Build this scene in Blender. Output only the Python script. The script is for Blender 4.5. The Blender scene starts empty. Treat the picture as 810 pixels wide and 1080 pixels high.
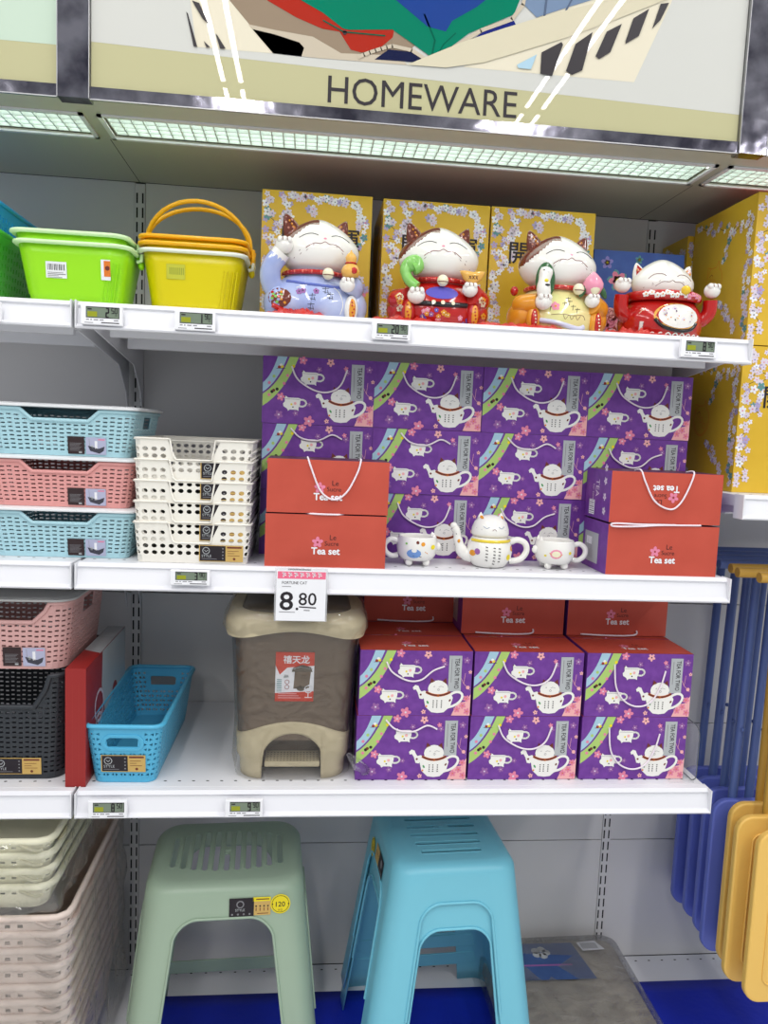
import bpy, bmesh, math, random
from mathutils import Vector, Matrix
from mathutils.bvhtree import BVHTree
from mathutils.geometry import delaunay_2d_cdt
V = Vector
PI = math.pi
SC = bpy.context.scene
COL = SC.collection
# ------------------------------------------------------------ camera
YAW, PITCH, ROLL = .1021, .1044, -.0429
FPX = 812.2
cy_, sy_, cp_, sp_ = math.cos(YAW), math.sin(YAW), math.cos(PITCH), math.sin(PITCH)
fw = V((sy_*cp_, cy_*cp_, -sp_)); rt = V((cy_, -sy_, 0)); dn = fw.cross(rt)
c_, s_ = math.cos(ROLL), math.sin(ROLL)
rt2 = c_*rt + s_*dn; dn2 = -s_*rt + c_*dn
cam = bpy.data.objects.new('camera', bpy.data.cameras.new('camera'))
COL.objects.link(cam); SC.camera = cam
M = Matrix((( rt2.x, -dn2.x, -fw.x, .3922), (rt2.y, -dn2.y, -fw.y, -1.8426), (rt2.z, -dn2.z, -fw.z, 1.4873), (0, 0, 0, 1)))
cam.matrix_world = M
cam.data.sensor_fit = 'HORIZONTAL'; cam.data.sensor_width = 36
cam.data.lens = FPX/810*36
cam.data.clip_start = .02
# ------------------------------------------------------------ world, view, lights
SC.view_settings.view_transform = 'Standard'; SC.view_settings.look = 'None'
SC.view_settings.exposure = 0.0; SC.view_settings.gamma = 1
SC.view_settings.use_curve_mapping = False
W = bpy.data.worlds.new('world'); SC.world = W; W.use_nodes = True
bg = W.node_tree.nodes['Background']
bg.inputs[0].default_value = (.86, .93, 1, 1); bg.inputs[1].default_value = .50
TUBES = [(x, y, 3.15) for x in (-1.54, -.03, 1.48, 2.99) for y in (-1.28, -2.52, -3.76)]
TUBE_W = 6.0
# ------------------------------------------------------------ materials
def lin(c):
    return tuple((x/255/12.92 if x/255 <= .04045 else ((x/255+.055)/1.055)**2.4) for x in c)
MATS = {}
def mat(name, c, rough=.5, metal=0, coat=0, spec=.5, emit=0, bump=0, bscale=200, var=0, vscale=8, trans=0, alpha=1, sss=0, c2=None, ior=1.45, crough=.06):
    if name in MATS: return MATS[name]
    m = bpy.data.materials.new(name); m.use_nodes = True
    nt = m.node_tree; b = nt.nodes['Principled BSDF']
    b.inputs['Base Color'].default_value = (*lin(c), 1)
    b.inputs['Roughness'].default_value = rough; b.inputs['Metallic'].default_value = metal
    b.inputs['Coat Weight'].default_value = coat; b.inputs['Coat Roughness'].default_value = crough
    b.inputs['Specular IOR Level'].default_value = spec
    b.inputs['IOR'].default_value = ior
    if emit:
        b.inputs['Emission Color'].default_value = (*lin(c), 1); b.inputs['Emission Strength'].default_value = emit
    if trans: b.inputs['Transmission Weight'].default_value = trans
    if alpha < 1: b.inputs['Alpha'].default_value = alpha
    if sss:
        b.inputs['Subsurface Weight'].default_value = sss; b.inputs['Subsurface Radius'].default_value = (.02, .02, .02)
    if var or bump or c2:
        tc = nt.nodes.new('ShaderNodeTexCoord'); nz = nt.nodes.new('ShaderNodeTexNoise')
        nt.links.new(tc.outputs['Object'], nz.inputs['Vector']); nz.inputs['Scale'].default_value = vscale
        nz.inputs['Detail'].default_value = 4
        if var or c2:
            mx = nt.nodes.new('ShaderNodeMix'); mx.data_type = 'RGBA'
            a = lin(c); d = lin(c2) if c2 else tuple(x*(1-var) for x in a)
            mx.inputs['A'].default_value = (*a, 1); mx.inputs['B'].default_value = (*d, 1)
            rp = nt.nodes.new('ShaderNodeMapRange'); rp.inputs['From Min'].default_value = .35; rp.inputs['From Max'].default_value = .65
            nt.links.new(nz.outputs['Fac'], rp.inputs['Value']); nt.links.new(rp.outputs[0], mx.inputs['Factor'])
            nt.links.new(mx.outputs['Result'], b.inputs['Base Color'])
        if bump:
            n2 = nt.nodes.new('ShaderNodeTexNoise'); n2.inputs['Scale'].default_value = bscale
            nt.links.new(tc.outputs['Object'], n2.inputs['Vector'])
            bp = nt.nodes.new('ShaderNodeBump'); bp.inputs['Strength'].default_value = bump; bp.inputs['Distance'].default_value = .002
            nt.links.new(n2.outputs['Fac'], bp.inputs['Height']); nt.links.new(bp.outputs[0], b.inputs['Normal'])
    MATS[name] = m
    return m
def film(name, tint=(235, 235, 235), amt=.16, bscale=30):
    """thin wrinkled clear plastic film: mostly transparent with glossy wrinkles"""
    m = bpy.data.materials.new(name); m.use_nodes = True; nt = m.node_tree
    for n in list(nt.nodes): nt.nodes.remove(n)
    out = nt.nodes.new('ShaderNodeOutputMaterial'); tr = nt.nodes.new('ShaderNodeBsdfTransparent')
    g0 = nt.nodes.new('ShaderNodeBsdfGlossy'); g0.inputs['Roughness'].default_value = .10
    df = nt.nodes.new('ShaderNodeBsdfDiffuse'); df.inputs['Color'].default_value = (*lin(tint), 1)
    gl = nt.nodes.new('ShaderNodeMixShader'); gl.inputs[0].default_value = .16
    nt.links.new(g0.outputs[0], gl.inputs[1]); nt.links.new(df.outputs[0], gl.inputs[2])
    g0.inputs['Color'].default_value = (*lin(tint), 1)
    lw = nt.nodes.new('ShaderNodeLayerWeight'); lw.inputs['Blend'].default_value = .35
    ad = nt.nodes.new('ShaderNodeMath'); ad.operation = 'MULTIPLY_ADD'; ad.inputs[1].default_value = .55; ad.inputs[2].default_value = amt*.45
    mx = nt.nodes.new('ShaderNodeMixShader')
    tc = nt.nodes.new('ShaderNodeTexCoord'); nz = nt.nodes.new('ShaderNodeTexNoise'); nz.inputs['Scale'].default_value = bscale
    nz.inputs['Detail'].default_value = 3; nz.inputs['Distortion'].default_value = 1.2
    bp = nt.nodes.new('ShaderNodeBump'); bp.inputs['Strength'].default_value = .8; bp.inputs['Distance'].default_value = .012
    L = nt.links.new
    L(tc.outputs['Object'], nz.inputs['Vector']); L(nz.outputs['Fac'], bp.inputs['Height'])
    L(bp.outputs[0], g0.inputs['Normal']); L(bp.outputs[0], lw.inputs['Normal'])
    L(lw.outputs['Fresnel'], ad.inputs[0]); L(ad.outputs[0], mx.inputs[0])
    L(tr.outputs[0], mx.inputs[1]); L(gl.outputs[0], mx.inputs[2]); L(mx.outputs[0], out.inputs[0])
    MATS[name] = m
    return m
# ------------------------------------------------------------ mesh builder
class MB:
    def __init__(s): s.v = []; s.f = []; s.mi = []; s.sm = []; s.mats = []
    def k(s, m):
        if m not in s.mats: s.mats.append(m)
        return s.mats.index(m)
    def add(s, vs, fs, m, smooth=False):
        n = len(s.v); s.v += [tuple(v) for v in vs]; k = s.k(m)
        for f in fs: s.f.append([n+i for i in f]); s.mi.append(k); s.sm.append(smooth)
    def quad(s, a, b, c, d, m): s.add([a, b, c, d], [(0, 1, 2, 3)], m)
    def box(s, x0, x1, y0, y1, z0, z1, m, mtop=None, mleft=None, mfront=None):
        vs = [(x0,y0,z0),(x1,y0,z0),(x1,y1,z0),(x0,y1,z0),(x0,y0,z1),(x1,y0,z1),(x1,y1,z1),(x0,y1,z1)]
        s.add(vs, [(0,3,2,1), (1,2,6,5), (2,3,7,6)], m)
        s.add(vs, [(4,5,6,7)], mtop or m); s.add(vs, [(3,0,4,7)], mleft or m); s.add(vs, [(0,1,5,4)], mfront or m)
    def loft(s, rings, m, cap0=True, cap1=True, smooth=True, closed=True):
        n = len(rings[0]); vs = [p for r in rings for p in r]; fs = []
        for i in range(len(rings)-1):
            for j in range(n if closed else n-1):
                a = i*n+j; b = i*n+(j+1) % n
                fs.append((a, b, b+n, a+n))
        s.add(vs, fs, m, smooth)
        if cap0: s.add(rings[0], [tuple(range(n))[::-1]], m)
        if cap1: s.add(rings[-1], [tuple(range(n))], m)
    def tube(s, pts, r, m, n=8, closed=False, sx=1.0):
        pts = [V(p) for p in pts]; N = len(pts); rings = []
        rr = r if isinstance(r, (list, tuple)) else [r]*N
        t0 = (pts[1]-pts[0]).normalized()
        up = V((0, 0, 1)) if abs(t0.z) < .9 else V((1, 0, 0))
        a = t0.cross(up).normalized()
        for i, p in enumerate(pts):
            if closed: t = (pts[(i+1) % N]-pts[i-1])
            else: t = pts[min(i+1, N-1)]-pts[max(i-1, 0)]
            if t.length < 1e-9: t = t0
            t.normalize(); a = (a-t*a.dot(t))
            if a.length < 1e-6: a = t.cross(up)
            a.normalize(); b = t.cross(a)
            rings.append([p+a*math.cos(2*PI*k/n)*rr[i]*sx+b*math.sin(2*PI*k/n)*rr[i] for k in range(n)])
        if closed: rings.append(rings[0])
        s.loft(rings, m, not closed, not closed)
    def lathe(s, prof, m, c=(0,0,0), n=28, sx=1, sy=1, smooth=True):
        rings = [[(c[0]+r*sx*math.cos(2*PI*k/n), c[1]+r*sy*math.sin(2*PI*k/n), c[2]+z) for k in range(n)] for r, z in prof]
        s.loft(rings, m, True, True, smooth)
    def ell(s, c, r, m, n=20, k=12, rot=None):
        rings = []
        R = rot.to_matrix() if rot is not None else Matrix.Identity(3)
        for i in range(k+1):
            t = -PI/2+PI*i/k; t = max(-PI/2+.02, min(PI/2-.02, t))
            rings.append([V(c)+R@V((r[0]*math.cos(t)*math.cos(2*PI*j/n), r[1]*math.cos(t)*math.sin(2*PI*j/n), r[2]*math.sin(t))) for j in range(n)])
        s.loft(rings, m)
    def prism(s, poly, fn, d0, d1, m, smooth=False):
        """poly = list of (a, b); fn(a, b, d) -> 3D"""
        n = len(poly)
        A = [fn(a, b, d0) for a, b in poly]; B = [fn(a, b, d1) for a, b in poly]
        s.add(A+B, [(i, (i+1) % n, (i+1) % n+n, i+n) for i in range(n)], m, smooth)
        s.add(A, [tuple(range(n))[::-1]], m); s.add(B, [tuple(range(n))], m)
    def sheet(s, outer, holes, fn, m, smooth=False):
        """flat sheet with holes; fn(a,b)->3D"""
        vs = [V(p) for p in outer]; F = [list(range(len(outer)))]
        for h in holes:
            F.append(list(range(len(vs), len(vs)+len(h)))); vs += [V(p) for p in h]
        o = delaunay_2d_cdt(vs, [], F, 1, 1e-7)
        fs = [f for f, g in zip(o[2], o[5]) if len(g) == 1 and g[0] == 0]
        s.add([fn(p.x, p.y) for p in o[0]], fs, m, smooth)
    def mesh(s, name, weld=0, recalc=True):
        me = bpy.data.meshes.new(name)
        me.from_pydata(s.v, [], s.f)
        for m in s.mats: me.materials.append(m)
        me.polygons.foreach_set('material_index', s.mi); me.polygons.foreach_set('use_smooth', s.sm)
        if weld or recalc:
            b = bmesh.new(); b.from_mesh(me)
            if weld: bmesh.ops.remove_doubles(b, verts=b.verts, dist=weld)
            if recalc: bmesh.ops.recalc_face_normals(b, faces=b.faces)
            b.to_mesh(me); b.free()
        me.update()
        return me
    def build(s, name, parent=None, bevel=0, solid=0, sub=0, weld=0, recalc=True, offset=-1, bseg=2):
        me = s.mesh(name, weld or (1e-5 if (bevel or solid or sub) else 0), recalc)
        return link(name, me, parent, bevel, solid, sub, offset, bseg)
def link(name, me, parent=None, bevel=0, solid=0, sub=0, offset=-1, bseg=2):
    o = bpy.data.objects.new(name, me); COL.objects.link(o)
    if parent: o.parent = parent
    if solid:
        q = o.modifiers.new('solid', 'SOLIDIFY'); q.thickness = solid; q.offset = offset
    if bevel:
        q = o.modifiers.new('bevel', 'BEVEL'); q.width = bevel; q.segments = bseg; q.limit_method = 'ANGLE'; q.angle_limit = .6; q.harden_normals = False
    if sub:
        q = o.modifiers.new('sub', 'SUBSURF'); q.levels = sub; q.render_levels = sub
    return o
def E(name, label, cat, loc=(0,0,0), rz=0, group=None):
    o = bpy.data.objects.new(name, None); COL.objects.link(o); o.empty_display_size = .02
    o.location = loc; o.rotation_euler = (0, 0, rz)
    return tag(o, label, cat, group)
def tag(o, label=None, cat=None, group=None, kind=None):
    if label: o['label'] = label
    if cat: o['category'] = cat
    if group: o['group'] = group
    if kind: o['kind'] = kind
    return o
def S(o): o['kind'] = 'structure'; return o
def dup(root, loc, rz=None, label=None, group=None):
    def cp(o, par):
        c = o.copy(); COL.objects.link(c)
        if par is not None: c.parent = par
        for ch in o.children: cp(ch, c)
        return c
    r = cp(root, None); r.location = loc
    if rz is not None: r.rotation_euler = (0, 0, rz)
    if label: r['label'] = label
    if group: r['group'] = group
    return r
# ------------------------------------------------------------ flat artwork on a face
TXT = {}
def text_geo(t, bold=0):
    if (t, bold) in TXT: return TXT[(t, bold)]
    c = bpy.data.curves.new('t', 'FONT'); c.body = t; c.size = 1; c.resolution_u = 3; c.offset = bold
    o = bpy.data.objects.new('t', c); me = bpy.data.meshes.new_from_object(o)
    vs = [(v.co.x, v.co.y) for v in me.vertices]; fs = [tuple(p.vertices) for p in me.polygons]
    w = (min(v[0] for v in vs), max(v[0] for v in vs)) if vs else (0, 1)
    bpy.data.objects.remove(o); bpy.data.meshes.remove(me); bpy.data.curves.remove(c)
    TXT[(t, bold)] = (vs, fs, w); return TXT[(t, bold)]
class Art:
    """layered flat print; (a, b) in metres on a plane with right-vector u, up-vector v"""
    def __init__(s, mb, o, u, v, step=.00018, fn=None):
        s.mb = mb; s.o = V(o); s.u = V(u).normalized(); s.v = V(v).normalized(); s.n = s.u.cross(s.v); s.st = step; s.fn = fn; s.ly = 1
    def P(s, a, b, l=None):
        l = s.ly if l is None else l
        if s.fn: return s.fn(a, b, s.st*l)
        return s.o+s.u*a+s.v*b+s.n*(s.st*l)
    def poly(s, pts, m): s.mb.add([s.P(*p) for p in pts], [tuple(range(len(pts)))], m)
    def rect(s, a0, a1, b0, b1, m): s.poly([(a0,b0),(a1,b0),(a1,b1),(a0,b1)], m)
    def circ(s, a, b, r, m, n=14, ry=None, rot=0):
        ry = ry or r; c, q = math.cos(rot), math.sin(rot); P = []
        for i in range(n):
            x = r*math.cos(2*PI*i/n); y = ry*math.sin(2*PI*i/n); P.append((a+x*c-y*q, b+x*q+y*c))
        s.poly(P, m)
    def ring(s, a, b, r, w, m, n=16, ry=None, a0=0, a1=2*PI):
        ry = ry or r
        P = [(a+r*math.cos(a0+(a1-a0)*i/n), b+ry*math.sin(a0+(a1-a0)*i/n)) for i in range(n+1)]
        s.line(P, w, m)
    def line(s, pts, w, m):
        n = len(pts)
        for i in range(n-1):
            p, q = V(pts[i]), V(pts[i+1]); d = q-p
            if d.length < 1e-7: continue
            d.normalize(); e = V((-d.y, d.x))*w/2; p = p-d*w*.15; q = q+d*w*.15
            s.poly([tuple(p-e), tuple(q-e), tuple(q+e), tuple(p+e)], m)
    def text(s, t, a, b, size, m, sx=1, bold=0, align='L', rot=0):
        vs, fs, w = text_geo(t, bold); x0 = {'L': w[0], 'C': (w[0]+w[1])/2, 'R': w[1]}[align]
        c, q = math.cos(rot), math.sin(rot); P = []
        for x, y in vs:
            x = (x-x0)*size*sx; y = y*size; P.append(s.P(a+x*c-y*q, b+x*q+y*c))
        s.mb.add(P, fs, m)
    def flower(s, a, b, r, m, mc=None, rot=0, n=5):
        for i in range(n):
            t = rot+2*PI*i/n; x = a+r*.55*math.cos(t); y = b+r*.55*math.sin(t)
            s.circ(x, y, r*.46, m, 7, r*.33, t)
        if mc:
            s.ly += 1; s.circ(a, b, r*.2, mc, 6); s.ly -= 1
FRONT = dict(u=(1,0,0), v=(0,0,1)); LEFT = dict(u=(0,-1,0), v=(0,0,1)); TOP = dict(u=(1,0,0), v=(0,1,0))
def bez(*p, n=10):
    out = []
    for i in range(n+1):
        t = i/n; q = [V(x) for x in p]
        while len(q) > 1: q = [q[j].lerp(q[j+1], t) for j in range(len(q)-1)]
        out.append(tuple(q[0]))
    return out
def smoothpath(pts, n=6):
    """Catmull-Rom through points"""
    P = [V(p) for p in pts]; out = []
    for i in range(len(P)-1):
        a = P[max(i-1, 0)]; b = P[i]; c = P[i+1]; d = P[min(i+2, len(P)-1)]
        for k in range(n):
            t = k/n
            out.append(.5*((2*b)+(c-a)*t+(2*a-5*b+4*c-d)*t*t+(3*b-a-3*c+d)*t*t*t))
    out.append(P[-1]); return out
def strip(mb, A, B, m, smooth=True):
    n = len(A); mb.add(list(A)+list(B), [(i, i+1, i+1+n, i+n) for i in range(n-1)], m, smooth)
# rounded rectangle perimeter: param s in metres along the reference dims, starting at front-left corner end, going +x
class Per:
    def __init__(s, hw, hd, r, arc=6):
        s.hw, s.hd, s.r = hw, hd, r
        s.L = [2*(hw-r), PI*r/2, 2*(hd-r), PI*r/2, 2*(hw-r), PI*r/2, 2*(hd-r), PI*r/2]; s.T = sum(s.L)
    def at(s, t, hw=None, hd=None, r=None):
        hw = s.hw if hw is None else hw; hd = s.hd if hd is None else hd; r = s.r if r is None else r
        t %= s.T; k = 0
        while k < 7 and t > s.L[k]+1e-9: t -= s.L[k]; k += 1
        q = t/s.L[k] if s.L[k] > 0 else 0
        if k == 0: return V((-hw+r+q*2*(hw-r), -hd))
        if k == 2: return V((hw, -hd+r+q*2*(hd-r)))
        if k == 4: return V((hw-r-q*2*(hw-r), hd))
        if k == 6: return V((-hw, hd-r-q*2*(hd-r)))
        c = {1: (hw-r, -hd+r, -PI/2), 3: (hw-r, hd-r, 0), 5: (-hw+r, hd-r, PI/2), 7: (-hw+r, -hd+r, PI)}[k]
        return V((c[0]+r*math.cos(c[2]+q*PI/2), c[1]+r*math.sin(c[2]+q*PI/2)))
    def stops(s, per_arc=5, flat=1):
        """u values covering the perimeter once"""
        out = []; t = 0
        for k, l in enumerate(s.L):
            n = per_arc if k % 2 else flat
            out += [t+l*i/n for i in range(n)]; t += l
        return out
def rrect(hw, hd, r, z, n=6, c=(0, 0)):
    p = Per(hw, hd, r); return [V((q.x+c[0], q.y+c[1], z)) for q in (p.at(t) for t in p.stops(n))]
def rr2(x0, x1, y0, y1, r, n=4):
    hw, hd = (x1-x0)/2, (y1-y0)/2; p = Per(hw, hd, min(r, hw*.999, hd*.999))
    return [(q.x+(x0+x1)/2, q.y+(y0+y1)/2) for q in (p.at(t) for t in p.stops(n))]
# ------------------------------------------------------------ colours
WHT = mat('white_painted_steel', (226, 226, 230), .38)
WHT2 = mat('white_price_rail', (230, 230, 235), .42)
PANEL = mat('grey_white_back_panel', (216, 214, 214), .45, var=.03, vscale=3)
CANOPY = mat('canopy_painted_steel', (186, 184, 168), .32)
BLK = mat('black_print', (22, 20, 22), .5)
SLOT = mat('upright_slot_black', (25, 25, 27), .7)
SEAM = mat('panel_seam_dark', (40, 40, 42), .8)
FLOOR = mat('pale_vinyl_floor', (222, 222, 220), .3, var=.05)
CEILM = mat('white_ceiling_tile', (215, 215, 215), .9, var=.05)
PAPER = mat('white_paper', (238, 238, 242), .6)
PURP = mat('purple_card', (104, 50, 142), .42, c2=(118, 62, 156), vscale=60)
REDC = mat('red_card', (196, 80, 62), .5, c2=(188, 74, 56), vscale=14)
REDT = mat('dark_red_card', (156, 48, 38), .5)
YELC = mat('golden_yellow_card', (222, 182, 52), .4, c2=(214, 172, 42), vscale=9)
LILAC = mat('lilac_white_petal_print', (222, 210, 224), .5)
PINKF = mat('pink_petal_print', (226, 130, 160), .5)
PINKL = mat('pale_pink_print', (240, 176, 176), .5)
TEALP = mat('teal_petal_print', (92, 150, 150), .5)
BLUEP = mat('violet_blue_petal_print', (140, 130, 200), .5)
GRNP = mat('light_green_print', (172, 204, 112), .5)
SKYP = mat('pale_blue_print', (166, 200, 218), .5)
GREYP = mat('grey_print', (130, 128, 132), .5)
SILV = mat('silver_grey_print', (178, 182, 184), .4)
INK = mat('dark_ink', (30, 22, 30), .5)
BRNP = mat('brown_ink', (110, 46, 34), .5)
CORD = mat('white_cord', (238, 226, 234), .7)
PLUM = mat('plum_line_print', (150, 96, 160), .5)
GOLD = mat('gold_card_print', (206, 170, 96), .5)
YELP = mat('bright_yellow_print', (236, 216, 30), .5)
ORGP = mat('orange_print', (226, 122, 40), .5)
CER = mat('white_glazed_ceramic', (240, 238, 232), .12, coat=.6)
LCD = mat('lcd_grey_green', (118, 132, 114), .25)
LCDY = mat('lcd_yellow_patch', (150, 156, 30), .3)
# ------------------------------------------------------------ room shell
HA, HB, HC, HD_, HCAN = 1.6825, 1.2364, .8181, .125, 2.018
b = MB(); b.box(-4, 5, -5, 1.2, -.05, 0, FLOOR); S(b.build('floor'))
b = MB(); b.box(-4, 5, -5, 1.2, 3.3, 3.35, CEILM); S(b.build('ceiling'))
# back panels of the gondola, with seams between boards
b = MB(); zs = [.125, .4517, .7686, 1.0834, 1.400, 1.716, 2.03]
for i in range(len(zs)-1):
    for x0, x1 in ((-1.188, -.012), (.012, 1.188), (1.212, 2.4)):
        b.box(x0, x1, 0, .012, zs[i]+(.0012 if i else 0), zs[i+1]-.0012, PANEL)
b.box(-1.2, 2.4, .0125, .03, .0, 2.6, SEAM)
S(b.build('wall_back'))
# uprights with slotted holes
def upright():
    u = E('shelf_upright', 'slotted white upright between the back panels', 'upright')
    b = MB(); b.box(-.011, .011, -.002, .012, .0, 2.015, PANEL)
    a = Art(b, (0, -.002, 0), **FRONT)
    z = .14
    while z < 2.0:
        for x in (-.0062, .0062): a.rect(x-.0018, x+.0018, z, z+.0225, SLOT)
        z += .0316
    b.build('upright_post', u)
    return u
u0 = upright(); u0.location = (0, 0, 0)
u0['label'] = 'slotted upright rail at left between the buckets and green stool'
dup(u0, (1.2, 0, 0), label='slotted upright rail at right behind the folded blue chairs and packed mat')
# ------------------------------------------------------------ shelves
def shelf(name_label, x0, x1, h, dep=.47, under=True, ends=(True, True)):
    s = E('metal_shelf', name_label, 'shelf', (0, 0, h), group=None)
    b = MB()
    b.box(x0+.002, x1-.002, -dep+.018, -.004, -.022, 0, WHT)
    a = Art(b, (x0, -dep+.03, 0), **TOP)
    n = int((x1-x0)/.026)
    for i in range(n): a.circ(.02+i*.026, .012, .0032, SLOT, 8, .002)
    b.build('deck', s, bevel=.0012)
    # price rail: leaning channel section
    b = MB()
    pr = [(-dep+.016, .001), (-dep+.002, .001), (-dep-.002, -.006), (-dep+.002, -.009), (-dep-.006, -.037), (-dep-.014, -.0415), (-dep-.012, -.045), (-dep+.016, -.043)]
    b.prism(pr, lambda y, z, d: (d, y, z), x0+.001, x1-.001, WHT2)
    b.box(x0+.0005, x0+.003, -dep-.013, -dep+.02, -.045, .0015, WHT); b.box(x1-.003, x1-.0005, -dep-.013, -dep+.02, -.045, .0015, WHT)
    b.build('price_rail', s, bevel=.0008)
    for sx in (x0+.012, x1-.016):
        b = MB()
        pr = [(-dep+.03, -.0225), (-dep+.03, -.035), (-.10, -.075), (-.03, -.13), (-.003, -.19), (-.003, -.0225)]
        b.prism(pr, lambda y, z, d: (d, y, z), sx, sx+.003, WHT)
        b.build('bracket', s, bevel=.0006)
    b = MB()
    b.box(x0+.03, x1-.03, -dep+.10, -dep+.115, -.045, -.0225, WHT)
    b.box(x0+.03, x1-.03, -dep+.24, -dep+.255, -.052, -.0225, WHT)
    b.build('stiffener', s)
    return s
BX = [(-1.2, -.006, 'left'), (-.003, 1.197, 'centre')]
for h, nm in ((HA, 'top'), (HB, 'middle'), (HC, 'lower')):
    t = {'top': 'carrying the lucky cats and bright buckets', 'middle': 'carrying white trays, teapot and boxes', 'lower': 'carrying the pedal bin and blue basket'}[nm]
    tl = {'top': 'carrying the lime tub at left', 'middle': 'under the three lidded baskets', 'lower': 'under the dark woven basket'}[nm]
    shelf('long white %s shelf %s' % (nm, t), -.003, 1.197, h)
    shelf('white %s shelf of the left bay %s' % (nm, tl), -1.2, -.007, h)
shelf('white shelf of the right bay under the stacked yellow boxes', 1.205, 2.4, 1.396)
# base deck
s = E('base_deck', 'white perforated base deck under the stools', 'base shelf', (0, 0, 0))
b = MB(); b.box(-1.2, 2.4, -.52, -.002, .0, HD_, WHT)
a = Art(b, (0, -.022, HD_), **TOP)
for i in range(100): a.circ(-1.15+i*.036, 0, .0035, SLOT, 8, .002)
b.build('deck', s, bevel=.002)
# canopy
c = E('canopy', 'grey metal canopy over the shelves holding the louvre lamps', 'canopy')
b = MB()
LX = [(-1.19, -.024), (.012, 1.147), (1.180, 2.35)]
ys = (-.38, -.275)
edges = [-1.3] + [x for p in LX for x in p] + [2.5]
def cbox(x0, x1, y0, y1): b.box(x0, x1, y0, y1, HCAN, HCAN+.003, CANOPY)
cbox(-1.3, 2.5, -.458, ys[0]); cbox(-1.3, 2.5, ys[1], .002)
for i in range(0, len(edges), 2): cbox(edges[i], edges[i+1], ys[0], ys[1])
b.box(-1.3, 2.5, -.458, .03, HCAN+.06, HCAN+.07, CANOPY)
b.box(-1.3, 2.5, -.4585, -.4555, HCAN, HCAN+.06, CANOPY)
# joints
a = Art(b, (0, 0, HCAN), (1, 0, 0), (0, -1, 0))
a.rect(-.001, .0005, .001, .262, SEAM); a.rect(1.1635, 1.165, .001, .262, SEAM); a.rect(-1.3, 2.5, 0, .004, SEAM)
b.build('underside_panel', c)
DIFF = mat('lamp_diffuser', (240, 250, 242), .5, emit=3.0)
LOUV = mat('louvre_grid_white', (206, 216, 210), .4)
for (x0, x1), lab in zip(LX, ('left bay', 'centre bay, longest in view', 'right bay at the frame edge')):
    l = E('louvre_lamp', 'square-grid louvre lamp in the canopy of the ' + lab, 'lamp', group='canopy louvre lamps')
    b = MB(); b.box(x0+.002, x1-.002, ys[0]+.002, ys[1]-.002, HCAN+.03, HCAN+.034, DIFF); b.build('diffuser', l)
    b = MB()
    n = int((x1-x0)/.021)
    for i in range(n+1):
        x = x0+.004+(x1-x0-.008)*i/n; b.box(x-.0010, x+.0010, ys[0]+.004, ys[1]-.004, HCAN+.004, HCAN+.012, LOUV)
    for i in range(6):
        y = ys[0]+.004+(ys[1]-ys[0]-.008)*i/5; b.box(x0+.004, x1-.004, y-.0010, y+.0010, HCAN+.004, HCAN+.012, LOUV)
    b.build('louvre_grid', l)
    b = MB()
    for q in ((x0-.006, x1+.006, ys[0]-.006, ys[0]+.002), (x0-.006, x1+.006, ys[1]-.002, ys[1]+.006), (x0-.006, x0+.002, ys[0]-.006, ys[1]+.006), (x1-.002, x1+.006, ys[0]-.006, ys[1]+.006)):
        b.box(*q, HCAN-.0035, HCAN-.0003, WHT)
    b.build('frame', l)
# ceiling strip lamps: housing with a real lamp in it
HOUS = mat('lamp_housing', (225, 225, 225), .5)
for i, (x, y, z) in enumerate(TUBES):
    t = E('ceiling_strip_lamp', 'white ceiling strip lamp above the aisle', 'lamp', (x, y, z), group='ceiling strip lamps')
    b = MB(); b.box(-.06, .06, -.62, .62, 0.0, .05, HOUS); b.box(-.002, .002, -.62, .62, .05, .149, HOUS); b.build('housing', t)
    for dx in (-.042, .042):
        L = bpy.data.lights.new('lamp', 'AREA'); L.shape = 'RECTANGLE'; L.size = .02; L.size_y = 1.16; L.energy = TUBE_W*(1.5 if y < -3 else 1.0); L.color = (1, .985, .97)
        o = bpy.data.objects.new('lamp_tube', L); COL.objects.link(o); o.parent = t; o.location = (dx, 0, -.006)
# ------------------------------------------------------------ header sign
MIRR = mat('mirror_painted_reflections', (168, 166, 178), .10, metal=1, bump=.8, bscale=16, c2=(84, 82, 96), vscale=15)  # dark and light mottling painted into the metal in place of reflected surroundings
SILVM = mat('silver_edge', (170, 170, 172), .45, metal=1)
CREAM = mat('khaki_cream_print', (190, 186, 146), .5, coat=.55, spec=.0, crough=.012)
PWHITE = mat('poster_white_print', (206, 206, 200), .5, coat=.55, spec=.0, crough=.012)
def pm(n, c): return mat(n, c, .5, coat=.55, spec=.0, crough=.012)
YS = -.472; ZB = 2.008
def sign(x0, x1, lab):
    s = E('header_sign', lab, 'sign')
    b = MB(); b.box(x0, x1, YS+.002, YS+.012, ZB+.018, 2.7, CREAM)
    a = Art(b, (0, YS+.002, 0), **FRONT)
    return s, b, a
# centre sign
s, b, a = sign(.02, 1.138, 'large laundry basket header sign lettered HOMEWARE')
def zt(x): return 2.099-.0215*x
a.ly = 1; a.poly([(.02, zt(.02)), (1.138, zt(1.138)), (1.138, 2.7), (.02, 2.7)], PWHITE)
a.ly = 2
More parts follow.
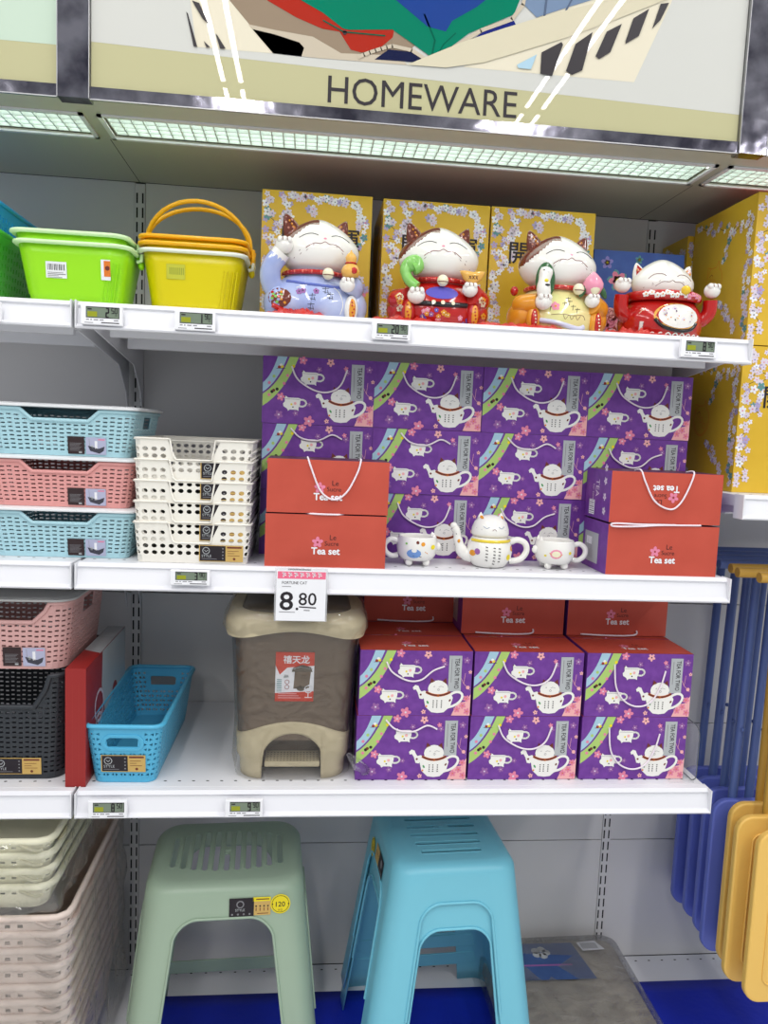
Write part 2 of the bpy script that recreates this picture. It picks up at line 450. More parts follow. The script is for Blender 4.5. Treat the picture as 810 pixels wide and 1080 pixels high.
# white basket body and slits, clothes
BSK = pm('basket_print', (226, 218, 196)); a.ly = 2; a.poly([(0.165,2.262),(0.188,2.105),(0.314,2.106),(0.241,2.182),(0.198,2.265)], BSK); a.poly([(0.635,2.112),(0.94,2.113),(0.996,2.248),(1.025,2.348),(0.807,2.326),(0.751,2.169)], BSK)
TAN = pm('towel_tan_print', (150, 132, 112)); TAN2 = pm('towel_pale_print', (198, 186, 166))
DKB = pm('navy_print', (24, 30, 66)); RDP = pm('red_shirt_print', (170, 44, 30)); GNP = pm('green_cloth_print', (0, 122, 94))
BLP = pm('blue_cloth_print', (34, 66, 140)); DEN = pm('denim_print', (120, 140, 168)); GRB = pm('grey_blue_print', (90, 104, 128))
a.ly = 3; a.poly([(0.239,2.269),(0.241,2.182),(0.314,2.106),(0.524,2.11),(0.555,2.144),(0.421,2.288)], TAN); a.ly = 4; a.poly([(0.272,2.148),(0.316,2.143),(0.379,2.138),(0.427,2.116),(0.524,2.121),(0.54,2.107),(0.388,2.105),(0.314,2.106)], TAN2); a.poly([(0.279,2.141),(0.316,2.136),(0.357,2.127),(0.365,2.119),(0.361,2.105),(0.314,2.106)], DKB)
a.ly = 5; a.poly([(0.305,2.247),(0.302,2.188),(0.35,2.166),(0.394,2.152),(0.423,2.15),(0.443,2.123),(0.461,2.12),(0.489,2.127),(0.513,2.149),(0.52,2.193),(0.376,2.224)], RDP); a.ly = 6; a.poly([(0.721,2.303),(0.731,2.225),(0.759,2.203),(0.814,2.225),(0.88,2.25),(0.89,2.334)], DEN); a.poly([(0.484,2.111),(0.507,2.129),(0.556,2.128),(0.576,2.113)], DKB); a.poly([(0.627,2.139),(0.674,2.177),(0.719,2.195),(0.727,2.182),(0.675,2.153)], mat('ultramarine_print', (30, 40, 120), .5, coat=.55, spec=.0, crough=.012))
a.ly = 7; a.poly([(0.357,2.252),(0.358,2.193),(0.394,2.177),(0.429,2.155),(0.439,2.154),(0.512,2.161),(0.543,2.144),(0.592,2.116),(0.615,2.144),(0.643,2.167),(0.719,2.204),(0.733,2.243),(0.709,2.316)], GNP); a.ly = 8; a.poly([(0.485,2.264),(0.516,2.208),(0.546,2.188),(0.571,2.171),(0.603,2.166),(0.613,2.184),(0.654,2.21),(0.668,2.222),(0.669,2.297)], BLP)
DG = pm('dark_green_print', (0, 92, 72)); a.line([(.395, 2.165), (.43, 2.150), (.50, 2.150)], .0022, DG); a.line([(.58, 2.12), (.585, 2.15), (.565, 2.19)], .003, DG); a.line([(.585, 2.118), (.60, 2.145), (.62, 2.165)], .002, DG); a.circ(.432, 2.149, .004, INK, 6)
a.line([(.77, 2.17), (.775, 2.25)], .004, GRB); a.line([(.79, 2.18), (.83, 2.26)], .003, GRB)
a.ly = 9; a.line([tuple(p) for p in bez(*[(0.456,2.112),(0.485,2.127),(0.513,2.135),(0.546,2.131),(0.576,2.116)][:3], n=6)]+[(0.456,2.112),(0.485,2.127),(0.513,2.135),(0.546,2.131),(0.576,2.116)][3:], .006, TAN2); a.line([(0.598,2.121),(0.617,2.141),(0.663,2.173),(0.716,2.196),(0.734,2.221),(0.738,2.259)], .0065, TAN2)
HB_ = pm('basket_handle_print', (214, 206, 180)); a.ly = 10; strip(b, [a.P(*p) for p in [(0.539,2.107),(0.633,2.152),(0.7,2.179),(0.765,2.204),(0.88,2.242),(0.979,2.279),(1.046,2.31)]], [a.P(*p) for p in [(0.606,2.108),(0.671,2.122),(0.731,2.144),(0.816,2.176),(0.883,2.205),(0.972,2.246),(1.056,2.286)]], HB_, False)
a.ly = 11
for q in ([(0.771,2.147),(0.805,2.167),(0.808,2.163),(0.792,2.11),(0.771,2.112)],[(0.83,2.166),(0.859,2.188),(0.845,2.124),(0.827,2.115),(0.816,2.12)],[(0.884,2.191),(0.91,2.206),(0.893,2.158),(0.874,2.145),(0.867,2.149)],[(0.93,2.217),(0.957,2.235),(0.942,2.189),(0.919,2.174),(0.919,2.179)],[(0.977,2.245),(0.992,2.248),(0.979,2.219),(0.965,2.203)],[(0.171,2.158),(0.184,2.105),(0.19,2.105),(0.174,2.155)],[(0.2,2.115),(0.205,2.105),(0.211,2.106)],[(0.219,2.128),(0.227,2.105),(0.236,2.106),(0.222,2.126)],[(0.18,2.176),(0.192,2.173),(0.208,2.141),(0.198,2.149)]): a.poly(q, INK)
a.poly([(0.729,2.123),(0.763,2.143),(0.754,2.118),(0.732,2.118)], mat('pale_blue_print', (166, 200, 218)))
a.ly = 3; a.text('HOMEWARE', .407, 2.036, .063, INK, sx=.935, bold=0)
b.build('printed_board', s)
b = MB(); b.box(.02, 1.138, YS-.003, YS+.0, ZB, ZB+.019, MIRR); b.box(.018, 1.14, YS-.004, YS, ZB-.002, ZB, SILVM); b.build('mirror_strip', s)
def lefts(x0, x1, lab, mark):
    s, b, a = sign(x0, x1, lab)
    a.ly = 1; a.poly([(x0, 2.089), (x1, 2.089), (x1, 2.7), (x0, 2.7)], mat('pale_mint_print', (196, 214, 196), .5, coat=.55, spec=.0, crough=.012) if mark else PWHITE)
    b.build('printed_board', s)
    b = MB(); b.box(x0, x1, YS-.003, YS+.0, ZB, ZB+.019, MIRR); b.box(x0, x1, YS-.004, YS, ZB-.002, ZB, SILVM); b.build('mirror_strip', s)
lefts(-1.1, -.032, 'cream and mint header sign cut by the left frame edge', True)
lefts(1.192, 2.3, 'cream header sign cut by the right frame edge', False)
for x0, x1, lab in ((-.031, .018, 'left mirrored post between header signs'), (1.14, 1.19, 'right mirrored post between header signs')):
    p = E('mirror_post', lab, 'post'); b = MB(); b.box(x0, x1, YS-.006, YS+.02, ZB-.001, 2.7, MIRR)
    b.build('mirror_face', p)
    b = MB(); b.box(x0-.0012, x0, YS-.007, YS+.02, ZB-.001, 2.7, SILVM); b.box(x1, x1+.0012, YS-.007, YS+.02, ZB-.001, 2.7, SILVM); b.build('edge_trim', p)
# ------------------------------------------------------------ tea set gift boxes
BW, BD, BH = .216, .108, .128
def front_art(a, w=BW, h=BH):
    """purple picture face: banner, two cups, cat teapot, blossoms"""
    def X(u): return u*w
    def Y(v): return v*h
    def curve(ut, vl): return bez((X(ut), h*.999), (X(ut*.62), Y(vl+(1-vl)*.28)), (0.0006, Y(vl)), n=8)
    a.ly = 1
    for (p, q, m) in ((( .13, .60), (.215, .46), SKYP), ((.235, .43), (.315, .25), GRNP)):
        A = curve(*p); B = curve(*q); strip(a.mb, [a.P(*t) for t in A], [a.P(*t) for t in B], m, False)
    a.ly = 2
    for u, v, m in ((.17,.85,YELP),(.16,.87,PAPER),(.145,.84,REDT),(.06,.60,PINKF),(.10,.70,GRNP),(.22,.72,PINKF),(.19,.60,PINKF),(.10,.49,BRNP),(.085,.47,INK),(.13,.51,INK),(.06,.42,PINKF),(.27,.86,YELP)):
        a.circ(X(u), Y(v), .0032, m, 7)
    a.line([(X(.12), Y(.82)), (X(.20), Y(.825))], .0008, INK)
    # blossoms
    for u, v, r, m in ((.355,.955,.0085,PINKF),(.60,.94,.008,PINKL),(.165,.40,.0085,PINKF),(.15,.13,.009,PLUM),(.42,.05,.011,PINKF),(.30,.16,.006,PLUM),(.50,.83,.006,PLUM),(.95,.86,.007,PLUM),(.755,.80,.006,PLUM),(.74,.86,.005,PINKF),(.58,.06,.005,PINKL),(.985,.68,.004,PINKL),(.42,.30,.005,PLUM)):
        r0 = random.Random(int(u*1000)).random(); a.flower(X(u), Y(v), r, m, INK if m is PINKL else LILAC, r0)
    # pink painted corner
    a.poly([(X(.83), .0006), (X(.999), .0006), (X(.999), Y(.34)), (X(.95), Y(.22)), (X(.88), Y(.20))], PINKL)
    a.ly = 3
    for u, v in ((.88,.10),(.93,.16),(.97,.07),(.96,.27)): a.flower(X(u), Y(v), .007, PINKF, ORGP, u*9)
    a.ly = 2
    a.line([(X(.99), Y(.40)), (X(.93), Y(.50)), (X(.94), Y(.66))], .0007, PINKL); a.line([(X(.93), Y(.50)), (X(.90), Y(.60))], .0007, PINKL)
    a.circ(X(.97), Y(.44), .004, PINKL, 6)
    # vertical title
    a.ly = 3; a.poly([(X(.79), Y(.93)), (X(.905), Y(.93)), (X(.905), Y(.38)), (X(.79), Y(.38))], SILV)
    a.ly = 4; a.text('TEA FOR TWO', X(.845), Y(.89), .0125, INK, sx=.72, rot=-PI/2, bold=.01)
    a.line([(X(.815), Y(.88)), (X(.815), Y(.52))], .0011, GREYP)
    # cups
    def cup(u, v, s):
        x, y = X(u), Y(v)
        a.ly = 4
        a.ring(x+.0165*s, y+.002*s, .0085*s, .0034*s, CER, 10, .0065*s)
        a.ly = 5
        a.poly([(x-.016*s,y+.011*s),(x-.014*s,y+.015*s),(x-.010*s,y+.0115*s),(x+.010*s,y+.0115*s),(x+.014*s,y+.0105*s),(x+.0135*s,y+.001*s),(x+.0105*s,y-.008*s),(x+.011*s,y-.013*s),(x+.007*s,y-.011*s),(x-.006*s,y-.011*s),(x-.009*s,y-.0135*s),(x-.0115*s,y-.009*s),(x-.018*s,y-.005*s),(x-.019*s,y),(x-.0155*s,y+.004*s)], CER)
        a.ly = 6; a.circ(x-.003*s, y-.001*s, .0022*s, YELP, 6); a.circ(x+.004*s, y+.001*s, .003*s, PINKL, 6); a.circ(x, y-.006*s, .0015*s, INK, 6); a.line([(x-.015*s,y+.009*s), (x+.012*s,y+.0085*s)], .0006, GREYP)
        a.circ(x-.0155*s, y+.013*s, .0012*s, BRNP, 5)
    cup(.425, .69, 1.02); cup(.275, .30, 1.02)
    # teapot
    x, y = X(.705), Y(.235)
    a.ly = 5
    a.line(bez((x+.020, y-.013), (x+.052, y-.008), (x+.062, y+.026), (x+.030, y+.022), (x+.022, y+.010), n=12), .0048, CER)
    a.poly([(x-.020,y+.012),(x-.030,y+.003),(x-.036,y+.004),(x-.040,y+.016),(x-.044,y+.022),(x-.048,y+.021),(x-.050,y+.026),(x-.045,y+.031),(x-.039,y+.029),(x-.036,y+.022),(x-.033,y+.018),(x-.026,y+.020)][::-1], CER)
    a.poly([(x-.028,y+.005),(x-.024,y-.012),(x-.012,y-.023),(x,y-.0245),(x+.012,y-.023),(x+.024,y-.012),(x+.029,y+.006),(x+.022,y+.018),(x-.022,y+.018)], CER)
    a.ly = 6
    a.circ(x-.001, y+.024, .0195, CER, 16, .0165)
    a.poly([(x-.017,y+.034),(x-.015,y+.045),(x-.007,y+.038)], BRNP); a.poly([(x+.006,y+.038),(x+.014,y+.045),(x+.016,y+.033)], BRNP)
    a.ly = 7; a.line([tuple(p) for p in bez((x-.0235, y+.017), (x, y+.004), (x+.0225, y+.017), n=8)], .0048, ORGP); a.ly = 8; a.line([tuple(p) for p in bez((x-.0235, y+.017), (x, y+.004), (x+.0225, y+.017), n=8)], .0034, BRNP)
    a.circ(x, y+.010, .0025, ORGP, 6)
    for s in (-1, 1): a.line([(x-.004+s*.004, y+.027), (x-.002+s*.006, y+.029), (x+s*.010, y+.027)], .0006, GREYP)
    a.ring(x, y+.022, .002, .0006, GREYP, 6)
    a.circ(x-.020, y-.003, .0035, mat('leaf_green_print', (60, 150, 80)), 7, .0018, -1)
    a.circ(x+.023, y+.001, .003, BRNP, 6, .0018, 1); a.circ(x-.034, y+.012, .0022, BRNP, 6); a.circ(x-.022,y-.011,.002,ORGP,6)
    for i, c in enumerate((-.010, -.003, .006)):
        for j in range(4): a.rect(x+c, x+c+.0022, y-.001-j*.0042, y+.001-j*.0042, INK)
def red_art(a, w, h, flip=False):
    """red face: blossom, Le Sucre, Tea set"""
    o, u, v = a.o, a.u, a.v
    if flip: a.o = o+u*w+v*h; a.u = -u; a.v = -v
    a.ly = 2
    cx = w*.5
    a.flower(cx-.014, h*.48, .0105, PINKF, REDT, .3)
    a.text('Le', cx+.008, h*.53, .0135, INK, bold=-.005); a.text('Sucre', cx-.001, h*.42, .0115, INK, bold=-.005)
    a.ly = 3
    a.text('Tea set', cx+.001, h*.255, .0175, PAPER, align='C', bold=.028, sx=.98)
    if flip: a.o, a.u, a.v = o, u, v
def side_art(a, w, h, kind):
    a.ly = 1
    if kind == 0:
        a.rect(.012, w-.045, .012, h-.025, SILV)
        a.ly = 2
        for i in range(9): a.line([(.018+i*.0045, .02), (.018+i*.0045, h-.04-(i*7 % 3)*.01)], .0008, GREYP)
        a.rect(.022, .05, h-.05, h-.035, PAPER)
    else:
        a.text('TEA', w*.42, h-.02, .024, LILAC, rot=-PI/2, sx=.8); a.text('for two', w*.30, h-.03, .010, LILAC, rot=-PI/2)
        for i, t in enumerate((.018, .045, .075, .1)): a.flower(w*.78, t, .008, LILAC, None, i)
        a.rect(w*.18, w*.40, .006, .035, PAPER); a.ly = 2
        for i in range(7): a.line([(w*.20, .009+i*.004), (w*.38, .009+i*.004)], .0014 if i % 2 else .0008, INK)
def tea_box_mesh():
    b = MB()
    b.box(0, BW, 0, BD, 0, BH, PURP, mtop=REDT)
    front_art(Art(b, (0, 0, 0), **FRONT))
    # purple-free red top with the print and a darker flap line
    a = Art(b, (0, 0, BH), **TOP); a.ly = 1; a.rect(.0005, BW-.0005, .0005, BD-.0005, REDC)
    red_art(a, BW, BD)
    a.ly = 2; a.line([(.002, .004), (BW-.002, .004)], .0007, REDT)
    side_art(Art(b, (0, BD, 0), **LEFT), BD, BH, 0)
    return b.mesh('tea_box', recalc=False)
TEAM = tea_box_mesh()
def red_box_mesh(flip=False, kind=0):
    """same box lying on its back: red print face to the front"""
    b = MB(); h = .096; d = BH
    b.box(0, BW+.002, 0, d, 0, h, PURP, mfront=REDC, mtop=mat('purple_brown_card_back', (92, 44, 74), .5))
    a = Art(b, (0, 0, 0), **FRONT); red_art(a, BW, h, flip)
    side_art(Art(b, (0, d, 0), **LEFT), d, h, kind)
    return b.mesh('red_tea_box', recalc=False)
def cord(parent, pts, r=.0017):
    b = MB(); b.tube(smoothpath(pts, 6), r, CORD, 7); return b.build('cord_handle', parent)
rnd = random.Random(5)
def cordpts(kind):
    """local to a standing box, cord falls over the picture face from two holes near the top edge"""
    y = -.0035
    K = {0: [(.055,y+.002,.110),(.068,y,.085),(.10,y,.066),(.128,y,.064),(.150,y,.078),(.162,y+.002,.108)],
         1: [(.050,y+.002,.106),(.062,y,.086),(.092,y,.070),(.118,y,.072),(.140,y,.090),(.162,y+.002,.098)],
         2: [(.055,y+.002,.106),(.060,y,.062),(.078,y,.034),(.105,y,.022),(.132,y,.030),(.150,y,.060),(.160,y+.002,.094)],
         3: [(.055,y+.002,.120),(.075,y,.102),(.108,y,.098),(.135,y,.110),(.155,y+.002,.102)]}
    return K[kind]
def tea_box(x, y, z, label, group, kind):
    o = E('tea_set_box', label, 'gift box', (x, y, z), 0, group)
    link('carton', TEAM, o)
    if kind is not None: cord(o, cordpts(kind))
    return o
ORD = ['leftmost', 'second from left', 'third from left', 'rightmost']
ROWN = ['bottom', 'middle', 'top']
g = 'purple tea set boxes stacked at the back of the middle shelf'
XB = [.303, .5185, .7345, .951]
KB = [[None, 0, 1, None], [3, 3, 3, 1], [0, 0, 0, 0]]
for r in range(3):
    for c in range(4):
        k = KB[r][c]
        tea_box(XB[c]+rnd.uniform(-.001, .0006), -.325+rnd.uniform(-.002, .001), HB+.0005+r*(BH+.0006),
                'purple tea set box on middle shelf, %s row, %s column' % (ROWN[r], ORD[c]), g, k)
g = 'purple tea set boxes in front on the lower shelf'
XC = [.503, .7235, .947]
KC = [[3, 0, 2], [1, 0, 2]]
for r in range(2):
    for c in range(3):
        tea_box(XC[c]+(.0015 if r else 0), -.427, HC+.0005+r*(BH+.0006), 'purple tea set box on the lower shelf, %s of front pile, %s' % (('bottom', 'top')[r], ('beside the pedal bin', 'middle pile', 'rightmost pile')[c]), g, KC[r][c])
# second and third rows behind on the lower shelf
g = 'tea set boxes in the back rows of the lower shelf'
for c in range(3):
    for rr in range(2 if c else 2):
        for r in range(2):
            tea_box(XC[c]+.003, -.427+(rr+1)*(BD+.0015), HC+.0005+r*(BH+.0006), '%s tea set box %s %s pile on the lower shelf' % (('lower', 'upper')[r], ('directly behind the', 'in the third row of the')[rr], ('bin-side', 'middle', 'rightmost')[c]), g, None)
RM = [red_box_mesh(False, 0), red_box_mesh(True, 1)]
def red_box(x, y, z, label, group, flip=False, rz=0):
    o = E('red_tea_set_box', label, 'gift box', (x, y, z), rz, group); link('carton', RM[1 if flip else 0], o); return o
g = 'red-faced tea set boxes lying on their backs'
z1 = HB+.0005; yr = -.461
o = red_box(.3215, yr, z1, 'red tea set box at left on middle shelf, under another red box', g)
cord(o, [(.07,.03,.0978),(.075,.004,.0978),(.095,-.002,.0975),(.125,-.002,.0975),(.14,.006,.0978)])
o = red_box(.3225, yr, z1+.0985, 'red tea set box atop its twin at left, white cord hanging down', g)
cord(o, [(.070,.03,.0975),(.071,.004,.099),(.078,-.003,.080),(.096,-.0035,.040),(.120,-.0035,.026),(.142,-.0035,.040),(.160,-.003,.075),(.166,.002,.0985),(.165,.03,.0975)])
o = red_box(.957, yr, z1, 'red tea set box at right on middle shelf, cord pinched above it', g)
cord(o, [(.13,-.002,.098),(.06,-.004,.0975),(.012,-.006,.0985),(.002,-.006,.0955),(.012,-.006,.0925),(.06,-.005,.094),(.10,-.003,.0968),(.18,-.001,.0985)])
o = red_box(.9565, yr, z1+.0995, 'red tea set box with upside-down print atop the right pair', g, True, )
cord(o, [(.056,.03,.0975),(.057,.004,.099),(.064,-.003,.078),(.085,-.0035,.042),(.116,-.0035,.028),(.135,-.0035,.040),(.150,-.003,.070),(.160,.002,.0985),(.159,.03,.0975)])
# red boxes on top of the back rows on the lower shelf
zt_ = HC+.001+2*(BH+.0006)+.0005
for x, y, lab in ((.525, -.208, 'dim red tea set box behind the pile next to the bin'), (.722, -.300, 'red tea set box laid behind the middle purple pile'), (.948, -.300, 'red tea set box laid behind the rightmost purple pile')):
    o = red_box(x, y, zt_, lab, g)
    cord(o, [(.03,-.002,.003),(.07,-.006,.0022),(.12,-.008,.002),(.15,-.004,.004),(.152,-.002,.012)])
# ------------------------------------------------------------ yellow blossom boxes
MAUVE = mat('mauve_petal_print', (176, 164, 204), .5)
def blossom(a, w, h, seed, n, zones, dens=1.0):
    R = random.Random(seed)
    a.ly = 1
    for (x0, y0, x1, y1, wd, k) in zones:
        px = None
        k = int(k*1.55)
        for i in range(k):
            t = (i+.5)/k
            x = x0+(x1-x0)*t+R.uniform(-wd, wd); y = y0+(y1-y0)*t+R.uniform(-wd*.6, wd*.6)
            x = min(max(x, .008), w-.008); y = min(max(y, .008), h-.008)
            m = R.choice([LILAC, LILAC, LILAC, PAPER, PAPER, LILAC, MAUVE, TEALP if i % 2 else LILAC])
            r = R.uniform(.0050, .0092); a.ly = 1+(i % 4)
            a.flower(x, y, r, m, R.choice([PINKF, GREYP, BLUEP]), R.random()*6)
            if px and i % 2 == 0 and (V(px)-V((x, y))).length < .05: a.ly = 1; a.line([px, ((x+px[0])/2+.002, (y+px[1])/2), (x, y)], .0011, INK)
            px = (x, y)
def yellow_front(a, w, h, seed=1):
    blossom(a, w, h, seed, 0, [(.02, h*.97, .012, h*.05, .014, 30), (.05, h*.93, .035, h*.55, .010, 14), (.04, h*.97, w-.02, h*.93, .009, 22), (w-.02, h*.92, w-.018, h*.62, .009, 10), (w*.45, h*.9, w*.5, h*.82, .008, 4), (w-.05, .03, w-.008, .10, .012, 9)])
    a.ly = 2
    for x, y in ((w-.02, h*.18), (w-.03, h*.24), (w-.012, h*.30)): a.flower(x, y, .011, PINKF, PINKL, x*50)
    a.ly = 5
    a.text('開', w*.185, h*.60, .047, INK, bold=.012); a.text('運', w*.69, h*.60, .047, INK, bold=.012)
def yellow_side(a, w, h, seed=2):
    blossom(a, w, h, seed, 0, [(.01, h*.95, w-.01, h*.78, .014, 16), (w-.02, h*.9, w-.015, h*.05, .010, 26), (.012, h*.30, .05, .02, .014, 12), (w*.55, h*.35, w*.8, .03, .010, 12), (w*.62, h*.8, w*.55, h*.6, .006, 5)])
    a.ly = 4; cx, cy = w*.42, h*.5
    o = ORGP
    a.ring(cx, cy, .032, .0011, o, 20, .034, a0=PI*.65, a1=PI*2.25); a.ring(cx, cy-.006, .026, .001, o, 16, .025, a0=PI, a1=2*PI)
    a.line([(cx-.03, cy+.01), (cx-.028, cy+.035), (cx-.012, cy+.03), (cx+.006, cy+.03), (cx+.014, cy+.042), (cx+.02, cy+.02)], .0011, o)
    for k in range(3): a.ring(cx-.012+k*.012, cy+.012-k*.012, .006, .0009, o, 8)
    a.line([(cx-.02, cy+.014), (cx-.012, cy+.018), (cx-.006, cy+.014)], .0011, BRNP)
def yellow_box_mesh(w, d, h, s1=1, s2=2, top=REDC):
    b = MB(); b.box(0, w, 0, d, 0, h, YELC, mtop=top)
    yellow_front(Art(b, (0, 0, 0), **FRONT), w, h, s1); yellow_side(Art(b, (0, d, 0), **LEFT), d, h, s2)
    return b.mesh('yellow_box', recalc=False)
def single(name, me, loc, label, cat, group=None, rz=0):
    o = link(name, me); o.location = loc; o.rotation_euler = (0, 0, rz); return tag(o, label, cat, group)
YM = yellow_box_mesh(.215, .225, .262)
for x, yy, lab in ((.289, -.272, 'behind the blue-robed lucky cat'), (.5265, -.268, 'behind the red-robed cat holding a gold ingot'), (.745, -.270, 'behind the yellow-robed cat holding a peach')):
    single('blossom_gift_box', YM, (x, yy, HA+.0005), 'yellow cherry blossom gift box '+lab, 'gift box', 'yellow boxes behind the lucky cats')
YL = yellow_box_mesh(.27, .245, .288, 11, 12)
single('blossom_gift_box', YL, (1.236, -.385, 1.3965), 'large yellow blossom box on right bay shelf, lower of the stack', 'gift box', 'large yellow boxes on the right')
single('blossom_gift_box', YL, (1.238, -.385, 1.6865), 'large yellow blossom box atop its twin, just under the right louvre lamp', 'gift box', 'large yellow boxes on the right')
YR = yellow_box_mesh(.27, .125, .288, 21, 22)
single('blossom_gift_box', YR, (1.232, -.134, 1.3965), 'yellow blossom box behind the large lower yellow box', 'gift box', 'large yellow boxes on the right')
YR2 = yellow_box_mesh(.27, .125, .265, 31, 32)
single('blossom_gift_box', YR2, (1.226, -.134, 1.6865), 'yellow blossom box at the wall behind the large upper one', 'gift box', 'large yellow boxes on the right')
# blue box behind the fourth cat
BLUB = mat('royal_blue_card', (52, 82, 160), .45, c2=(60, 94, 172), vscale=30)
b = MB(); w, d, h = .2, .16, .206; b.box(0, w, 0, d, 0, h, BLUB, mtop=mat('pale_blue_card_top', (150, 170, 200), .5))
a = Art(b, (0, 0, 0), **FRONT)
for x, y, r, m in ((.055,.145,.020,PINKF),(.145,.175,.016,PINKL),(.10,.19,.008,TEALP),(.03,.18,.012,BLUEP),(.18,.15,.012,BLUEP)):
    a.ly = 1; a.flower(x, y, r*1.15, TEALP if r > .015 else m, None, r*30); a.ly = 2; a.flower(x, y, r, m, YELP, r*40); a.flower(x, y, r*.55, PINKL, ORGP, r*50)
a.ly = 1; a.poly([(.0005, .0005), (.13, .0005), (.10, .05), (.05, .085), (.0005, .10)], REDT)
R = random.Random(3)
for i in range(16):
    x, y = R.uniform(.012, .09), R.uniform(.012, .085); a.ly = 2+(i % 3); a.circ(x, y, .013, R.choice([PINKL, PINKF, LILAC]), 12); a.ly += 3; a.ring(x, y, .008, .0012, REDT, 10)
single('blue_gift_box', b.mesh('blue_gift_box', recalc=False), (.982, -.215, HA+.0005), 'blue floral gift box behind the two-armed red cat', 'gift box')
# ------------------------------------------------------------ perforated containers
def hole8(kind, fu, fv, par):
    if kind == 'slot':
        a0, a1, b0, b1 = .5-fu/2, .5+fu/2, .5-fv/2, .5+fv/2
        if par: b0 += .06; b1 += .06
        else: b0 -= .06; b1 -= .06
        am, bm = .5, (b0+b1)/2
        return [(a0,b0),(am,b0),(a1,b0),(a1,bm),(a1,b1),(am,b1),(a0,b1),(a0,bm)]
    if kind == 'round':
        return [(.5+fu/2*math.cos(t), .5+fv/2*math.sin(t)) for t in [(-135+45*i)*PI/180 for i in range(8)]]
    if kind == 'tri':
        a0, a1 = .5-fu/2, .5+fu/2
        if par: a0, a1 = a1, a0
        P = [(a0, .5-fv/2), (a1, .5), (a0, .5+fv/2)]
        q = [P[0], ((P[0][0]*.5+P[1][0]*.5), P[0][1]*.5+P[1][1]*.5), P[1], P[1], (P[1][0]*.5+P[2][0]*.5, P[1][1]*.5+P[2][1]*.5), P[2], (P[0][0], .5+fv/5), (P[0][0], .5-fv/5)]
        if par: # mirror keeps winding irrelevant; reorder so corners match cell corners
            q = [(P[1][0], .5-.001), (P[0][0]*.5+P[1][0]*.5, P[0][1]*.5+P[1][1]*.5), P[0], (P[0][0], .5), P[2], (P[1][0]*.5+P[2][0]*.5, P[1][1]*.5+P[2][1]*.5), (P[1][0], .5+.001), (P[1][0], .5)]
        return q
    return None
def perf_wall(b, per, h, hwd_top, hwd_bot, r0, r1, nu, nv, holef, ztop, m, zb=0.0, smooth=False):
    """closed wall around a rounded rectangle; holef(u, v01, i, j) -> hole spec or None"""
    T = per.T
    def pt(u, z):
        t = max(0, min(1, (z-zb)/(h-zb)))
        hw = hwd_bot[0]+(hwd_top[0]-hwd_bot[0])*t; hd = hwd_bot[1]+(hwd_top[1]-hwd_bot[1])*t; r = r0+(r1-r0)*t
        q = per.at(u*T, hw, hd, r); return V((q.x, q.y, z))
    for i in range(nu):
        u0, u1 = i/nu, (i+1)/nu
        for j in range(nv):
            z0, z1 = zb+(h-zb)*j/nv, zb+(h-zb)*(j+1)/nv
            um = (u0+u1)/2; zz = [ztop(u0), ztop(um), ztop(u1)]
            if max(zz) <= z0+1e-6: continue
            clipped = min(zz) < z1-1e-6
            def P(a, c):
                u = u0+(u1-u0)*a; z = z0+(z1-z0)*c
                if clipped: z = min(z, ztop(u))
                return pt(u, z)
            hs = None if clipped else holef(um, (j+.5)/nv, i, j)
            if hs == 'gone': continue
            if hs is None:
                b.add([P(0,0), P(1,0), P(1,1), P(0,1)], [(0,1,2,3)], m, smooth)
            else:
                H = hole8(hs[0], hs[1], hs[2], hs[3]); B = [(0,0),(.5,0),(1,0),(1,.5),(1,1),(.5,1),(0,1),(0,.5)]
                b.add([P(*p) for p in B]+[P(*p) for p in H], [(k, (k+1) % 8, (k+1) % 8+8, k+8) for k in range(8)], m, smooth)
    return pt
def rim(b, pt, ztop, n, r, m, out=0.0, sx=1.0, nside=8):
    P = []
    for i in range(n):
        u = i/n; p = pt(u, ztop(u)); P.append(p)
    b.tube(P, r, m, nside, closed=True, sx=sx)
def sticker(a, x, y, w, h, two=True, hscale=1.0):
    """black half with round logo and STYLE, gold half with small print"""
    a.ly = 1; f = .60
    a.rect(x, x+w, y, y+h, GOLD); a.ly = 2; a.rect(x+w*.02, x+w*f, y+h*.04, y+h*.96, INK)
    a.ly = 3; a.ring(x+w*.16, y+h*.66, h*.2, h*.04, SILV, 12); a.line([(x+w*.12, y+h*.70), (x+w*.16, y+h*.60), (x+w*.20, y+h*.70)], h*.035, SILV)
    a.text('STYLE', x+w*.06, y+h*.26, h*.22, SILV); a.line([(x+w*.06, y+h*.16), (x+w*.40, y+h*.16)], h*.03, GREYP)
    for k in range(4): a.circ(x+w*.54, y+h*(.2+k*.2), h*.05, GREYP, 6)
    a.line([(x+w*.64, y+h*.88), (x+w*.96, y+h*.88)], h*.1, BRNP)
    for k, l in enumerate((.9, .8, .92)): a.line([(x+w*.65, y+h*(.66-k*.14)), (x+w*l, y+h*(.66-k*.14))], h*.025, BRNP)
    a.circ(x+w*.8, y+h*.18, h*.08, BRNP, 8)
